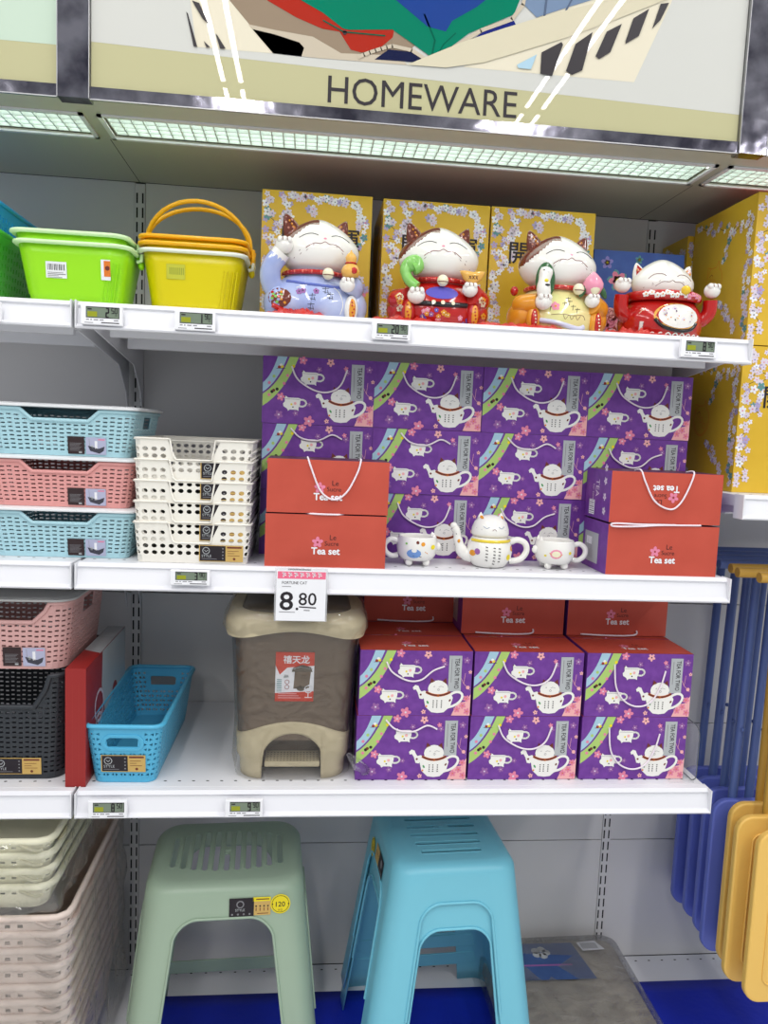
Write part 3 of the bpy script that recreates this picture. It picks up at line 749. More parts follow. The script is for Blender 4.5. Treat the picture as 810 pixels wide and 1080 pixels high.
def photo_sticker(a, x, y, w, h):
    """dark brown text block and a small photo of a grey basket with bottles"""
    a.ly = 1; a.rect(x, x+w*.43, y, y+h, mat('dark_brown_print', (48, 30, 32), .5)); a.rect(x+w*.47, x+w, y, y+h*.98, mat('lavender_grey_print', (178, 180, 206), .5))
    a.ly = 2
    for k in range(7): a.line([(x+w*.05, y+h*(.62-k*.07)), (x+w*(.36-.03*(k % 3)), y+h*(.62-k*.07))], h*.022, GREYP)
    a.rect(x+w*.28, x+w*.36, y+h*.06, y+h*.14, SILV)
    a.poly([(x+w*.52, y+h*.5), (x+w*.58, y+h*.2), (x+w*.82, y+h*.06), (x+w*.93, y+h*.22), (x+w*.96, y+h*.48), (x+w*.80, y+h*.34)], mat('charcoal_print', (60, 60, 72), .5))
    a.rect(x+w*.70, x+w*.77, y+h*.32, y+h*.78, PAPER); a.rect(x+w*.60, x+w*.66, y+h*.34, y+h*.52, SILV); a.line([(x+w*.56, y+h*.9), (x+w*.57, y+h*.4)], h*.02, GREYP)
    a.line([(x+w*.80, y+h*.86), (x+w*.96, y+h*.86)], h*.07, PINKF)
def woven_basket(name, label, cat, loc, w, d, h, colm, nu, nv, notch, lidm=None, stick=None, group=None, side_hole=True, rimr=.0035, cr=.02, taper=.012):
    o = E(name, label, cat, loc, 0, group)
    per = Per(w/2, d/2, cr)
    T = per.T; hw = w/2
    fl = 2*(hw-cr)
    def ztop(u):
        t = (u % 1)*T
        if notch and t < fl:
            x = -hw+cr+t; a, c, dep = notch
            ax = abs(x)
            if ax < a: return h-dep
            if ax < c: return h-dep*(c-ax)/(c-a)
        return h
    b = MB()
    s0 = fl+PI*cr/2; sl = 2*(d/2-cr)
    def holef(u, v, i, j):
        t = u*T
        if v > .93 or v < .05: return None
        if side_hole and s0 < t < s0+sl:
            q = (t-s0)/sl
            if .34 < q < .66 and .66 < v < .9: return 'gone'
            if .26 < q < .74 and .60 < v: return None
        return ('slot', .62, .34, i % 2)
    pt = perf_wall(b, per, h, (hw, d/2), (hw-taper, d/2-taper), cr*.9, cr, nu, nv, holef, ztop, colm)
    b.build('woven_body', o, solid=.0018, weld=2e-5)
    b = MB(); rim(b, pt, ztop, 150, rimr, colm); b.build('rim', o)
    b = MB(); b.loft([rrect(hw-taper, d/2-taper, cr*.9, z) for z in (.0, .003)], colm); b.build('base', o)
    if lidm:
        b = MB(); b.loft([rrect(hw+.002, d/2+.002, cr, h+.0035), rrect(hw+.008, d/2+.008, cr+.004, h+.004), rrect(hw+.008, d/2+.008, cr+.004, h+.008), rrect(hw-.002, d/2-.002, cr, h+.0105)], lidm, smooth=False); b.build('lid', o, bevel=.001)
    if stick:
        b = MB(); k = (taper/h)
        a = Art(b, (0, 0, 0), fn=lambda x, z, l: V((x, -(d/2-taper+k*z)-.0015-l-.0003, z)), **FRONT)
        stick(a); b.build('sticker', o, recalc=False)
    return o
AQUA = mat('pale_aqua_plastic', (172, 212, 222), .35, sss=0)
PINKB = mat('dusty_pink_plastic', (226, 158, 154), .38)
PINKC = mat('pale_pink_plastic', (214, 166, 162), .4)
CHAR = mat('charcoal_plastic', (46, 50, 56), .42)
LID = mat('white_plastic_lid', (228, 230, 232), .35)
LIDG = mat('grey_white_plastic_lid', (188, 188, 186), .35)
g = 'lidded baskets stacked on the middle shelf of the left bay'
bw, bd, bh = .254, .25, .0885
first = None
pitch = .0995*.915
zz = HB+.0005
def stk1(a): photo_sticker(a, .012, .004, .066, .031)
for k, (m, lab) in enumerate(((AQUA, 'pale aqua lidded basket at the bottom, below the pink one'), (PINKB, 'dusty pink lidded basket between two aqua ones'), (AQUA, 'pale aqua lidded basket topmost on the pink one'))):
    woven_basket('woven_basket', lab, 'basket', (-.043, -.305, zz+k*.0915), bw, bd, .0805, m, 76, 11, (.05, .068, .018), LID, stk1, g)
# lower shelf, left bay
def stk2(a): photo_sticker(a, .014, .006, .074, .036)
def stk3(a): sticker(a, -.002, .010, .085, .032)
woven_basket('woven_basket', 'large charcoal woven basket on the lower shelf under the pink one', 'basket', (-.162, -.295, HC+.0005), .26, .27, .2005, CHAR, 84, 21, (.075, .11, .06), None, stk3, 'baskets on the lower shelf of the left bay', cr=.03, rimr=.005)
woven_basket('woven_basket', 'pale pink woven basket with lid standing on the charcoal basket', 'basket', (-.159, -.295, HC+.210), .265, .27, .125, PINKC, 84, 13, (.07, .105, .036), LIDG, stk2, 'baskets on the lower shelf of the left bay', cr=.035, rimr=.004)
# flat red gift box standing on edge
b = MB(); w, d, h = .036, .30, .2215
RB = mat('crimson_card', (150, 34, 32), .4)
b.box(0, w, 0, d, 0, h, RB)
a = Art(b, (w, 0, 0), u=(0,1,0), v=(0,0,1)); a.ly = 1; a.poly([(d*.38, h-.0005), (d-.0005, h-.0005), (d-.0005, .0005), (d*.62, .0005), (d*.45, h*.4), (d*.36, h*.7)], SILV)
a.ly = 2; a.ring(d*.29, h*.38, .022, .007, LILAC, 12); a.ring(d*.30, h*.55, .03, .006, LILAC, 12); a.circ(d*.7, h*.5, .02, REDT)
a = Art(b, (0, 0, h), **TOP); a.ly = 1; a.poly([(.0005, d*.40), (w-.0005, d*.33), (w-.0005, d-.0005), (.0005, d-.0005)], SILV); a.ly = 2; a.line([(0.001, d*.72), (w-.001, d*.70)], .0012, GREYP)
a = Art(b, (0, 0, 0), **FRONT); a.ly = 1; a.line([(w*.35, .004), (w*.35, h-.03)], .0008, REDT); a.line([(w*.65, .004), (w*.65, h-.03)], .0008, REDT)
single('flat_gift_box', b.mesh('flat_gift_box', recalc=False), (-.027, -.452, HC+.0005), 'flat red and white gift box standing on edge beside the charcoal basket', 'gift box')
# blue lace basket
def lace_basket():
    SK = mat('sky_blue_plastic', (84, 178, 216), .35)
    w, d, h, cr, tp = .140, .36, .112, .018, .014
    o = E('lace_basket', 'long sky blue perforated basket between red box and pedal bin', 'basket', (.0765, -.268, HC+.0008), -.02)
    per = Per(w/2, d/2, cr); T = per.T; hw = w/2; fl = 2*(hw-cr); b = MB()
    fb0 = fl+PI*cr/2*2+2*(d/2-cr)
    nu, nv = 96, 11
    def holef(u, v, i, j):
        t = u*T
        for s in (0, fb0):
            q = (t-s)/fl
            if 0 < q < 1:
                if .18 < q < .82 and .60 < v < .84: return 'gone'
                if .10 < q < .90 and .52 < v < .90: return None
        if v > .92 or v < .06: return None
        return ('tri', .66, .62, (i+j) % 2)
    pt = perf_wall(b, per, h, (hw, d/2), (hw-tp, d/2-tp), cr, cr, nu, nv, holef, lambda u: h, SK)
    b.build('lace_body', o, solid=.0018, weld=2e-5)
    b = MB(); rim(b, pt, lambda u: h, 120, .0042, SK, sx=1.3); b.build('rim', o)
    for s, nm in ((-1, 'handle_frame'), (1, 'handle_frame')):
        b = MB(); zc = h*.716; k = tp/h
        def P(x, z): return V((x, s*(d/2-tp+k*z+.0002), z))
        O = rr2(-.038, .038, zc-.0165, zc+.0165, .0165, 6); I = rr2(-.031, .031, zc-.0098, zc+.0098, .0098, 6)
        b.sheet(O, [I], lambda x, z: P(x, z), SK)
        b.build(nm, o, solid=.003, offset=0, bevel=.0008)
    b = MB(); b.loft([rrect(hw-tp, d/2-tp, cr, z) for z in (0, .003)], SK); b.build('base', o)
    b = MB(); a = Art(b, (0,0,0), fn=lambda x, z, l: V((x, -(d/2-tp+tp/h*z)-.0016-l-.0003, z)), **FRONT); sticker(a, -.040, .022, .080, .034); b.build('sticker', o, recalc=False)
    return o
lace_basket()
# ------------------------------------------------------------ white trays
WTR = mat('white_plastic_tray', (240, 236, 226), .4)
def tray():
    w, d, h, cr, tp = .206, .27, .0725, .010, .006
    o = E('stacking_tray', 'x', 'tray', (0,0,0), 0, 'white perforated trays in a nested stack')
    per = Per(w/2, d/2, cr); T = per.T; hw = w/2; fl = 2*(hw-cr); b = MB()
    dep = .036
    def ztop(u):
        t = (u % 1)*T
        if t < fl:
            x = -hw+cr+t
            a, c, q = -.037, .036, .006
            if a < x < c:
                e = min(x-a, c-x)
                return h-dep if e > q else h-dep+(q-math.sqrt(max(0, q*q-(q-e)**2)))
        return h
    nu = 60
    pitch = T/nu
    def holef(u, v, i, j):
        if j in (0, 2, 5): return ('round', .62, .62, 0) if j != 5 else None
        return None
    # rows: explicit z bands through nv=6 (12 mm each); holes in rows 1,2 and 4,5
    def holef(u, v, i, j):
        t = u*T
        if j in (1, 2, 4): return ('round', .66, .66, 0)
        if j == 3 and not (t < fl and 0): return ('round', .66, .66, 0)
        return None
    pt = perf_wall(b, per, h, (hw, d/2), (hw-tp, d/2-tp), cr, cr, nu, 6, holef, ztop, WTR)
    b.build('perforated_wall', o, solid=.0016, weld=2e-5)
    b = MB(); rim(b, pt, ztop, 200, .0016, WTR, sx=1.6); 
    b.loft([rrect(hw+.002, d/2+.002, cr, h-.0025), rrect(hw+.0032, d/2+.0032, cr, h-.0012)], WTR, False, False)
    b.build('rim', o)
    b = MB(); b.loft([rrect(hw-tp, d/2-tp, cr, z) for z in (0, .002)], WTR); b.build('base', o)
    b = MB(); a = Art(b, (0,0,0), fn=lambda x, z, l: V((x, -(d/2-tp+tp/h*z)-.0016-l-.0003, z)), **FRONT); sticker(a, .012, .004, .078, .030); b.build('sticker', o, recalc=False)
    return o
tr = tray()
names = ['bottom tray of the white stack, sticker fully visible', 'second tray from the bottom of the white stack', 'third tray up, middle of the white stack', 'fourth tray up in the white stack', 'topmost tray of the white stack']
for k in range(5):
    loc = (.1925, -.318, HB+.0005+k*.0371)
    if k == 0: tr.location = loc; tr['label'] = 'white perforated '+names[0]
    else: dup(tr, loc, label='white perforated '+names[k])
# ------------------------------------------------------------ bright tubs on the top shelf
LIME = mat('lime_plastic', (160, 230, 34), .28, sss=.15)
LIMR = mat('pale_lime_rim', (214, 246, 190), .3)
YTUB = mat('lemon_plastic', (222, 206, 10), .28, sss=.15)
ORT = mat('amber_yellow_plastic', (250, 184, 24), .28)
CRM = mat('cream_white_rim', (236, 240, 226), .3)
def tub(label, loc, w, d, h, body, rimm, handle=None, stickers=0, group=None, ribs=True, tp=.016, rz=0):
    o = E('plastic_tub', label, 'tub', loc, rz, group)
    cr = .03; hw, hd = w/2, d/2
    b = MB()
    def ring(z, e=0, inn=0):
        t = z/h; return rrect(hw-tp*(1-t)+e, hd-tp*(1-t)+e, cr, z, 8)
    b.loft([ring(0, -.004), ring(.003)]+[ring(h*k/5) for k in range(1, 6)]+[ring(h, -.0022), ring(h*.5, -.0022), ring(.004, -.003)], body)
    b.build('tub_body', o)
    b = MB()
    b.loft([ring(h-.002, .000), ring(h-.004, .0055), ring(h-.001, .0085), ring(h+.003, .0075), ring(h+.0035, .003), ring(h+.002, -.002)], rimm, False, False)
    b.build('rim', o)
    b = MB()   # side lug and grip ribs
    for k in range(6):
        x = hw-.030-k*.0; 
    for s in (-1, 1):
        b.tube([(hw+.004, s*.012, h-.012), (hw+.012, s*.012, h-.010), (hw+.013, s*.012, h+.002)], .0035, rimm, 8)
    b.ell((hw+.010, 0, h-.016), (.006, .010, .008), body, 12, 8)
    b.build('handle_lug', o)
    if ribs:
        b = MB()
        for k in range(5):
            x0 = hw-.030+k*.006
            b.tube([(x0-tp*(1-.12)+.0, -hd+tp*(1-.10)-.0005+max(0, k-1)*.0018, .010), (x0-tp*.25, -hd+tp*.25-.0003+max(0, k-1)*.0018, h*.74)], .0010, body, 6)
        b.build('grip_rib', o)
    if handle:
        R, up, lean = handle
        b = MB(); P = [(hw+.008, 0, h-.004)]
        n = 18
        for i in range(n+1):
            t = PI*i/n; P.append(((hw+.006)*math.cos(t), -lean*math.sin(t), h+.010+R*math.sin(t)))
        P.append((-hw-.008, 0, h-.004))
        b.tube(P, .0042, ORT, 8); b.build('bail_handle', o)
    if stickers:
        b = MB(); a = Art(b, (0,0,0), fn=lambda x, z, l: V((x, -(hd-tp*(1-z/h))-.0008-l, z)), **FRONT)
        if stickers == 1:
            a.ly = 1; a.rect(-.043, -.008, .045, .072, PAPER); a.ly = 2
            for i in range(11): a.rect(-.040+i*.0027, -.040+i*.0027+(.0015 if i % 3 else .0008), .058, .068, INK)
            for i, l in enumerate((.026, .03, .018, .024)): a.line([(-.040, .054-i*.0026), (-.040+l, .054-i*.0026)], .0009, INK if i == 1 else GREYP)
            b.build('barcode_sticker', o, recalc=False)
            b = MB(); a = Art(b, (0,0,0), fn=lambda x, z, l: V((x, -(hd-tp*(1-z/h))-.0012-l, z)), **FRONT)
            a.ly = 2; a.rect(.050, .066, .046, .080, PAPER); a.ly = 3; a.rect(.055, .066, .052, .078, ORGP); a.ly = 4; a.circ(.061, .066, .004, BRNP, 8)
            b.build('orange_sticker', o, recalc=False)
        else:
            a.ly = 1; a.rect(-.045, -.012, .062, .088, mat('olive_seen_through_sticker', (196, 196, 60), .5)); a.ly = 2
            for i in range(9): a.rect(-.040+i*.003, -.0385+i*.003, .070, .082, mat('olive_bars', (150, 158, 50), .5))
            b.build('inner_sticker', o, recalc=False)
    return o
z0 = HA+.0005
g = 'lime tubs nested on the top shelf'
tub('lime green tub with barcode sticker, lower of the nested pair', (-.026, -.350, z0), .188, .15, .103, LIME, LIMR, None, 1, g)
tub('lime green tub nested inside the stickered one', (-.031, -.350, z0+.0175), .188, .15, .103, LIME, LIMR, None, 0, g, ribs=False)
g = 'yellow tubs nested on the top shelf'
tub('yellow tub with white rim, lowest of the nested stack', (.1735, -.300, z0), .182, .17, .110, YTUB, CRM, None, 2, g)
tub('amber yellow tub with front bail handle, middle of the nested stack', (.1735, -.300, z0+.0125), .182, .17, .110, YTUB, ORT, (.082, 0, .030), 0, g, ribs=False)
tub('amber yellow tub with taller bail handle, top of the nested stack', (.1735, -.297, z0+.025), .182, .17, .110, YTUB, ORT, (.069, 0, -.020), 0, g, ribs=False)
# blue over green perforated baskets at the left frame edge
CYB = mat('cyan_blue_plastic', (20, 152, 214), .3); GRB2 = mat('grass_green_plastic', (84, 200, 60), .3)
for k, (m, lab) in enumerate(((GRB2, 'green perforated basket cut off at the left edge of the top shelf'), (CYB, 'cyan blue perforated basket nested on the green one'))):
    o = E('perforated_basket', lab, 'basket', (-.285, -.262, z0+k*.048), 0, 'perforated baskets at the left of the top shelf')
    per = Per(.135, .165, .02); b = MB()
    pt = perf_wall(b, per, .12, (.135, .165), (.12, .15), .02, .02, 84, 8, lambda u, v, i, j: None if (v > .9 or v < .1) else ('slot', .34, .55, i % 2), lambda u: .12, m)
    b.build('perforated_wall', o, solid=.0018, weld=2e-5)
    b = MB(); rim(b, pt, lambda u: .12, 80, .004, m); b.loft([rrect(.12, .15, .02, z) for z in (0, .003)], m); b.build('rim_and_base', o)
# ------------------------------------------------------------ shelf price labels
ESL = mat('white_label_housing', (240, 240, 244), .3)
SEG = {'0':'abcdef','1':'bc','2':'abged','3':'abgcd','4':'fgbc','5':'afgcd','6':'afgedc','7':'abc','8':'abcdefg','9':'abcdfg'}
def seg(a, t, x, y, w, h, m):
    k = h*.15
    for ch in t:
        for s in SEG[ch]:
            L = {'a':((x,y+h),(x+w,y+h)),'g':((x,y+h/2),(x+w,y+h/2)),'d':((x,y),(x+w,y)),'f':((x,y+h/2),(x,y+h)),'b':((x+w,y+h/2),(x+w,y+h)),'e':((x,y),(x,y+h/2)),'c':((x+w,y),(x+w,y+h/2))}[s]
            a.line(L, k, m)
        x += w+h*.24
def esl(x, z, big, small, label, w=.068, h=.033, tilt=0):
    o = E('price_label', label, 'price label', (x, -.4835, z), 0, 'electronic price labels on the shelf rails')
    b = MB(); b.box(-w/2, w/2, -.006, .003, -h/2, h/2, ESL); b.build('housing', o, bevel=.0015)
    b = MB(); a = Art(b, (-w/2, -.006, -h/2), **FRONT)
    a.ly = 1; a.rect(w*.13, w*.93, h*.34, h*.90, INK); a.ly = 2; a.rect(w*.145, w*.915, h*.37, h*.86, LCD)
    a.ly = 3; a.rect(w*.17, w*.40, h*.40, h*.66, LCDY); a.rect(w*.17, w*.27, h*.74, h*.81, INK)
    a.ly = 4; wb = w*.058
    xs = w*.90-w*.155; seg(a, small, xs, h*.60, w*.050, h*.25, INK)
    seg(a, big, xs-len(big)*(wb+h*.10)-w*.025, h*.40, wb, h*.43, INK)
    a.line([(w*.83, h*.5), (w*.88, h*.5)], h*.03, INK)
    a.ly = 1
    for k, (p, q) in enumerate(((.14, .2), (.24, .27), (.32, .42), (.46, .55), (.80, .9))): a.line([(w*p, h*.25), (w*q, h*.25)], h*.05, GREYP)
    a.line([(w*.10, h*.10), (w*.30, h*.10)], h*.03, GREYP); a.line([(w*.5, h*.12), (w*.92, h*.12)], h*.05, INK)
    b.build('screen', o, recalc=False)
zA = HA-.0225; zB_ = HB-.0175; zC = HC-.0245
esl(.043, zA, '2', '50', 'price label under the lime tubs on the top shelf rail')
esl(.196, zA-.0008, '1', '90', 'price label under the yellow tubs on the top shelf rail')
esl(.530, zA, '20', '90', 'price label between the blue and red cats, on the top rail', h=.030)
esl(1.090, zA, '8', '90', 'price label under the two-armed red cat, on the top rail')
esl(.195, HB-.0185, '3', '90', 'price label under the white tray stack on the middle rail', h=.027)
esl(.057, zC, '8', '50', 'price label under the blue basket on the lower rail')
esl(.298, zC, '9', '90', 'price label under the pedal bin on the lower rail')
esl(-.152, zA-.004, '2', '90', 'price label on the left bay top rail, cut by the frame edge')
# hanging paper price card
o = E('price_card', 'white hanging card reading FORTUNE CAT 8.80 on the middle rail', 'price card', (.345, -.4885, HB-.092))
b = MB(); w, h = .088, .091; b.box(0, w, 0, .0007, 0, h, PAPER); b.build('card', o)
b = MB(); a = Art(b, (0, 0, 0), **FRONT)
a.ly = 1; a.rect(.002, w-.001, h-.015, h-.002, mat('rose_pink_print', (236, 110, 140), .5)); a.ly = 2; 
for k in range(7): x = .010+k*.0105; a.line([(x, h-.0045), (x+.006, h-.0055)], .0016, PAPER); a.line([(x+.001, h-.009), (x+.007, h-.0085)], .0015, PAPER); a.line([(x+.003+.001*(k % 3), h-.004), (x+.002, h-.012)], .0015, PAPER)
a.text('FORTUNE CAT', .010, h-.0245, .0072, INK, sx=.92); a.line([(.010, h-.0290), (.026, h-.0290)], .0009, GREYP)
a.text('8', .0065, .0200, .0465, INK, sx=1.12, bold=.012); a.circ(.0375, .0218, .0024, INK, 10); a.text('80', .0400, .0290, .0318, INK, sx=1.05, bold=.006)
a.line([(.0415, .0255), (.071, .0240)], .0021, INK); a.line([(.050, .0195), (.060, .0192)], .0016, GREYP); a.line([(.006, .0160), (.034, .0155)], .0011, GREYP)
b.build('print', o, recalc=False)
b = MB(); b.box(-.003, w+.003, .0008, .0012, -.001, h+.004, mat('clear_card_sleeve', (220, 222, 226), .2, alpha=.35)); b.box(.02, .06, .0008, .006, h-.001, h+.003, ESL); b.build('sleeve', o)
# ------------------------------------------------------------ lucky cat figurines
BRN = mat('brown_glaze', (112, 50, 38), .15, coat=.6); REDG = mat('red_glaze', (186, 26, 22), .14, coat=.7)
PERI = mat('periwinkle_glaze', (150, 166, 218), .14, coat=.7, c2=(190, 200, 232), vscale=14); LEMG = mat('pale_yellow_green_glaze', (226, 228, 158), .14, coat=.7, c2=(236, 216, 150), vscale=14)
ORG = mat('orange_gold_glaze', (226, 152, 40), .18, coat=.6); GRG = mat('green_glaze', (130, 196, 96), .18, coat=.6); DGR = mat('dark_green_glaze', (50, 96, 56), .25, coat=.4)
PNKG = mat('pink_glaze', (236, 150, 176), .2, coat=.5); IVO = mat('ivory_glaze', (240, 232, 200), .15, coat=.6); BLKG = mat('black_glaze', (24, 20, 24), .2, coat=.5)
def bvh_of(mb):
    return BVHTree.FromPolygons([V(v) for v in mb.v], mb.f)
class Surf:
    """paint strokes and spots onto a modelled surface, seen from the front (-y)"""
    def __init__(s, src, mb): s.t = bvh_of(src); s.mb = mb
    def hit(s, x, z, off=.0005):
        h = s.t.ray_cast(V((x, -1, z)), V((0, 1, 0)))
        if h[0] is None: return None
        n = h[1]
        if n.y > 0: n = -n
        return h[0]+n*off
    def line(s, pts, w, m, sm=4):
        P = smoothpath([V((x, z)) for x, z in pts], sm) if len(pts) > 2 else [V(p) for p in pts]
        Q = [s.hit(p.x, p.y, .0002) for p in P]; Q = [q for q in Q if q]
        if len(Q) > 1: s.mb.tube(Q, w/2, m, 6)
    def spot(s, x, z, r, m, rz=None, n=9, off=.0006, rot=0):
        rz = rz or r; c = s.hit(x, z, off)
        if not c: return
        P = [c]; cc, ss = math.cos(rot), math.sin(rot)
        for ring in (.5, 1):
            for i in range(n):
                a = r*ring*math.cos(2*PI*i/n); d = rz*ring*math.sin(2*PI*i/n)
                q = s.hit(x+a*cc-d*ss, z+a*ss+d*cc, off)
                if not q: return
                P.append(q)
        F = [(0, 1+i, 1+(i+1) % n) for i in range(n)]+[(1+i, 1+n+i, 1+n+(i+1) % n, 1+(i+1) % n) for i in range(n)]
        s.mb.add(P, F, m, True)
    def flower(s, x, z, r, m, mc=None):
        for i in range(5):
            t = .4+2*PI*i/5; s.spot(x+r*.55*math.cos(t), z+r*.55*math.sin(t), r*.42, m, n=6)
        if mc: s.spot(x, z, r*.25, mc, n=6, off=.0009)
def head_mb(c, sc, capfn, main=CER, capm=BRN, sx=1.0):
    prof = [(0, .012), (.004, .034), (.014, .052), (.028, .063), (.044, .0675), (.058, .0645), (.072, .055), (.085, .042), (.096, .027), (.103, .013), (.1055, .002)]
    P = smoothpath([V((r, z)) for z, r in prof], 6)
    n = 96; rings = []
    for p in P:
        yo = .010*(p.y/.1)
        rings.append([V((c[0]+p.x*sx*sc*math.cos(2*PI*k/n), c[1]+yo+p.x*.80*sc*math.sin(2*PI*k/n), c[2]+p.y*sc)) for k in range(n)])
    b = MB()
    for i in range(len(rings)-1):
        for k in range(n):
            k2 = (k+1) % n; q = (rings[i][k]+rings[i+1][k2])/2
            m = capm if capfn((q.x-c[0])/sc, (q.y-c[1])/sc, (q.z-c[2])/sc) else main
            b.add([rings[i][k], rings[i][k2], rings[i+1][k2], rings[i+1][k]], [(0,1,2,3)], m, True)
    b.add(rings[0], [tuple(range(n))[::-1]], main); b.add(rings[-1], [tuple(range(n))], capm if capfn(0, 0, .105) else main)
    return b
def ear(parent, x, y, z, h, w, tilt, m, mi, spot=ORG):
    b = MB(); c, s = math.cos(tilt), math.sin(tilt)
    def T(px, py, pz): return V((x+px*c+pz*s, y+py, z-px*s+pz*c))
    rings = []
    for t, r in ((-.3, 1.05), (0, 1), (.3, .86), (.6, .62), (.85, .34), (1, .10)):
        rings.append([T(w*r*math.cos(2*PI*k/14), w*.5*r*math.sin(2*PI*k/14), h*t) for k in range(14)])
    b.loft(rings, m)
    b.build('ear', parent, weld=1e-5)
    b = MB(); R = random.Random(int(abs(x)*1e4))
    I = [T(-w*.62, -w*.50, 0), T(w*.62, -w*.50, 0), T(w*.42, -w*.42, h*.45), T(0, -w*.22, h*.84), T(-w*.42, -w*.42, h*.45)]
    b.add(I, [(0,1,2,3,4)], mi)
    for k in range(9):
        px, pz = R.uniform(-.4, .4)*w, R.uniform(.05, .55)*h
        q = T(px, -w*.52+.0*pz, pz); b.ell((q.x, q.y+w*.12*(pz/h), q.z), (.0022, .0012, .0022), spot if k % 2 else mat('blush_glaze', (214, 150, 130), .3), 6, 4)
    b.build('ear_lining', parent, recalc=False)
def paw(parent, c, r, toes=True, m=CER, up=True, name='paw'):
    b = MB(); b.ell(c, (r*1.0, r*.9, r*.92), m, 20, 12)
    if toes:
        for k in (-1, 0, 1): b.ell((c[0]+k*r*.5, c[1]-r*.45, c[2]+(r*.42 if up else -r*.3)), (r*.33, r*.5, r*.42), m, 10, 8)
    b.build(name, parent)
    b = MB()
    if toes:
        for k in (-.5, .5): b.tube([(c[0]+k*r*.5, c[1]-r*.80, c[2]+r*.70), (c[0]+k*r*.5, c[1]-r*.98, c[2]+r*.30)], .0006, BRN, 5)
        b.build('toe_line', parent)
def figurine(label, loc, rz, robe, kind):
    o = E('lucky_cat_figurine', label, 'figurine', loc, rz, 'lucky cat figurines on the top shelf')
    # robed body
    bb = MB()
    prof = [(0, .070), (.004, .082), (.018, .090), (.038, .089), (.056, .080), (.070, .068), (.082, .053), (.092, .036)]
    P = smoothpath([V((r, z)) for z, r in prof], 3)
    bb.lathe([(p.x, p.y) for p in P], robe, n=40, sy=.78)
    torso = MB(); torso.v = list(bb.v); torso.f = [list(f) for f in bb.f]
    hips = ORG if kind == 3 else (REDG if kind == 2 else robe)
    for s in (-1, 1): bb.ell((s*.070, -.012, .030), (.026, .042, .032), hips, 20, 12)
    if kind == 1:
        bb.tube(smoothpath([(-.062,-.01,.045), (-.082,-.022,.062), (-.084,-.030,.088), (-.072,-.034,.108)], 4), [.020]*4+[.019]*4+[.018]*5, robe, 14)
        bb.tube(smoothpath([(.060,-.02,.052), (.066,-.045,.060), (.056,-.058,.066)], 4), [.018]*9, robe, 14)
    if kind == 2:
        bb.tube(smoothpath([(-.062,-.01,.052), (-.078,-.03,.046), (-.062,-.056,.044)], 4), [.020]*9, REDG, 14)
        bb.tube(smoothpath([(.062,-.01,.056), (.076,-.035,.050), (.056,-.058,.058)], 4), [.019]*9, REDG, 14)
    if kind == 3:
        bb.tube(smoothpath([(-.060,-.01,.055), (-.076,-.03,.050), (-.052,-.056,.050)], 4), [.019]*9, ORG, 14)
        bb.tube(smoothpath([(.060,-.01,.055), (.074,-.035,.048), (.050,-.058,.055)], 4), [.019]*9, ORG, 14)
    bb.build('robed_body', o)
    # painted pattern on the robe
    d = MB(); S_ = Surf(bb, d); R = random.Random(kind*7)
    if kind == 1:
        S_.line([(-.055, .066), (-.02, .060), (.03, .058), (.055, .062)], .006, mat('deep_periwinkle_glaze', (96, 112, 190), .15, coat=.6))
        S_.line([(-.040, .052), (-.01, .060), (.03, .055), (.044, .030), (.040, .010)], .0016, CER)
        for x, z in ((-.035, .045), (-.028, .047), (-.005, .047)): S_.flower(x, z, .006, PLUM, INK)
        for k, (x, z) in enumerate(((-.012, .036), (.020, .040), (-.014, .020), (.012, .050))):
            S_.line([(x-.006, z+.003), (x+.006, z+.004)], .0012, INK); S_.line([(x, z+.007), (x-.001, z-.006)], .0012, INK); S_.line([(x-.005, z-.003), (x+.005, z-.004)], .001, INK); S_.line([(x+.003,z+.001),(x+.005,z-.006)], .001, INK)
        S_.spot(-.068, .034, .020, BRN, .018, 14); 
        for k in range(14): S_.spot(-.068+R.uniform(-.014, .014), .034+R.uniform(-.012, .012), .0028, R.choice([GRG, ORG, REDG, IVO]), n=6, off=.0012)
        S_.line([(-.080, .020), (-.06, .012), (-.03, .006)], .010, REDG)
    elif kind == 2:
        S_.spot(0, .058, .030, mat('violet_blue_glaze', (96, 90, 190), .15, coat=.6), .012, 16)
        S_.line([(-.048, .038), (0, .036), (.046, .038)], .010, BLKG)
        for x in (-.016, .0, .018): S_.spot(x, .038, .0035, IVO, n=8, off=.0056)
        for k in range(26):
            x, z = R.uniform(-.07, .07), R.uniform(.004, .026); S_.flower(x, z, R.uniform(.004, .006), R.choice([ORG, PLUM, PNKG, mat('violet_blue_glaze', (96, 90, 190))]), IVO)
        for s in (-1, 1):
            for k in range(5): S_.flower(s*R.uniform(.066, .085), R.uniform(.02, .05), .006, R.choice([ORG, IVO]), REDG)
    elif kind == 3:
        S_.line([(-.05, .020), (-.02, .016), (.02, .008), (.035, .012)], .010, mat('pale_lilac_glaze', (206, 206, 228), .15, coat=.6))
        S_.flower(-.022, .046, .009, PNKG, ORG)
        for k, (x, z) in enumerate(((-.004, .050), (.006, .054), (.012, .045), (-.030, .042), (.004, .060), (.020, .040))):
            S_.line([(x-.005, z+.002), (x+.005, z+.003)], .0011, INK); S_.line([(x, z+.005), (x-.002, z-.005)], .0011, INK)
        S_.line([(-.030, .030), (-.01, .032), (.01, .030), (.03, .032), (.036, .024)], .0010, BRN)
        for k in range(3): S_.line([(-.008+k*.012, .031), (-.004+k*.012, .023), (.002+k*.012, .031)], .0009, BRN)
    d.build('painted_pattern', o, recalc=False)
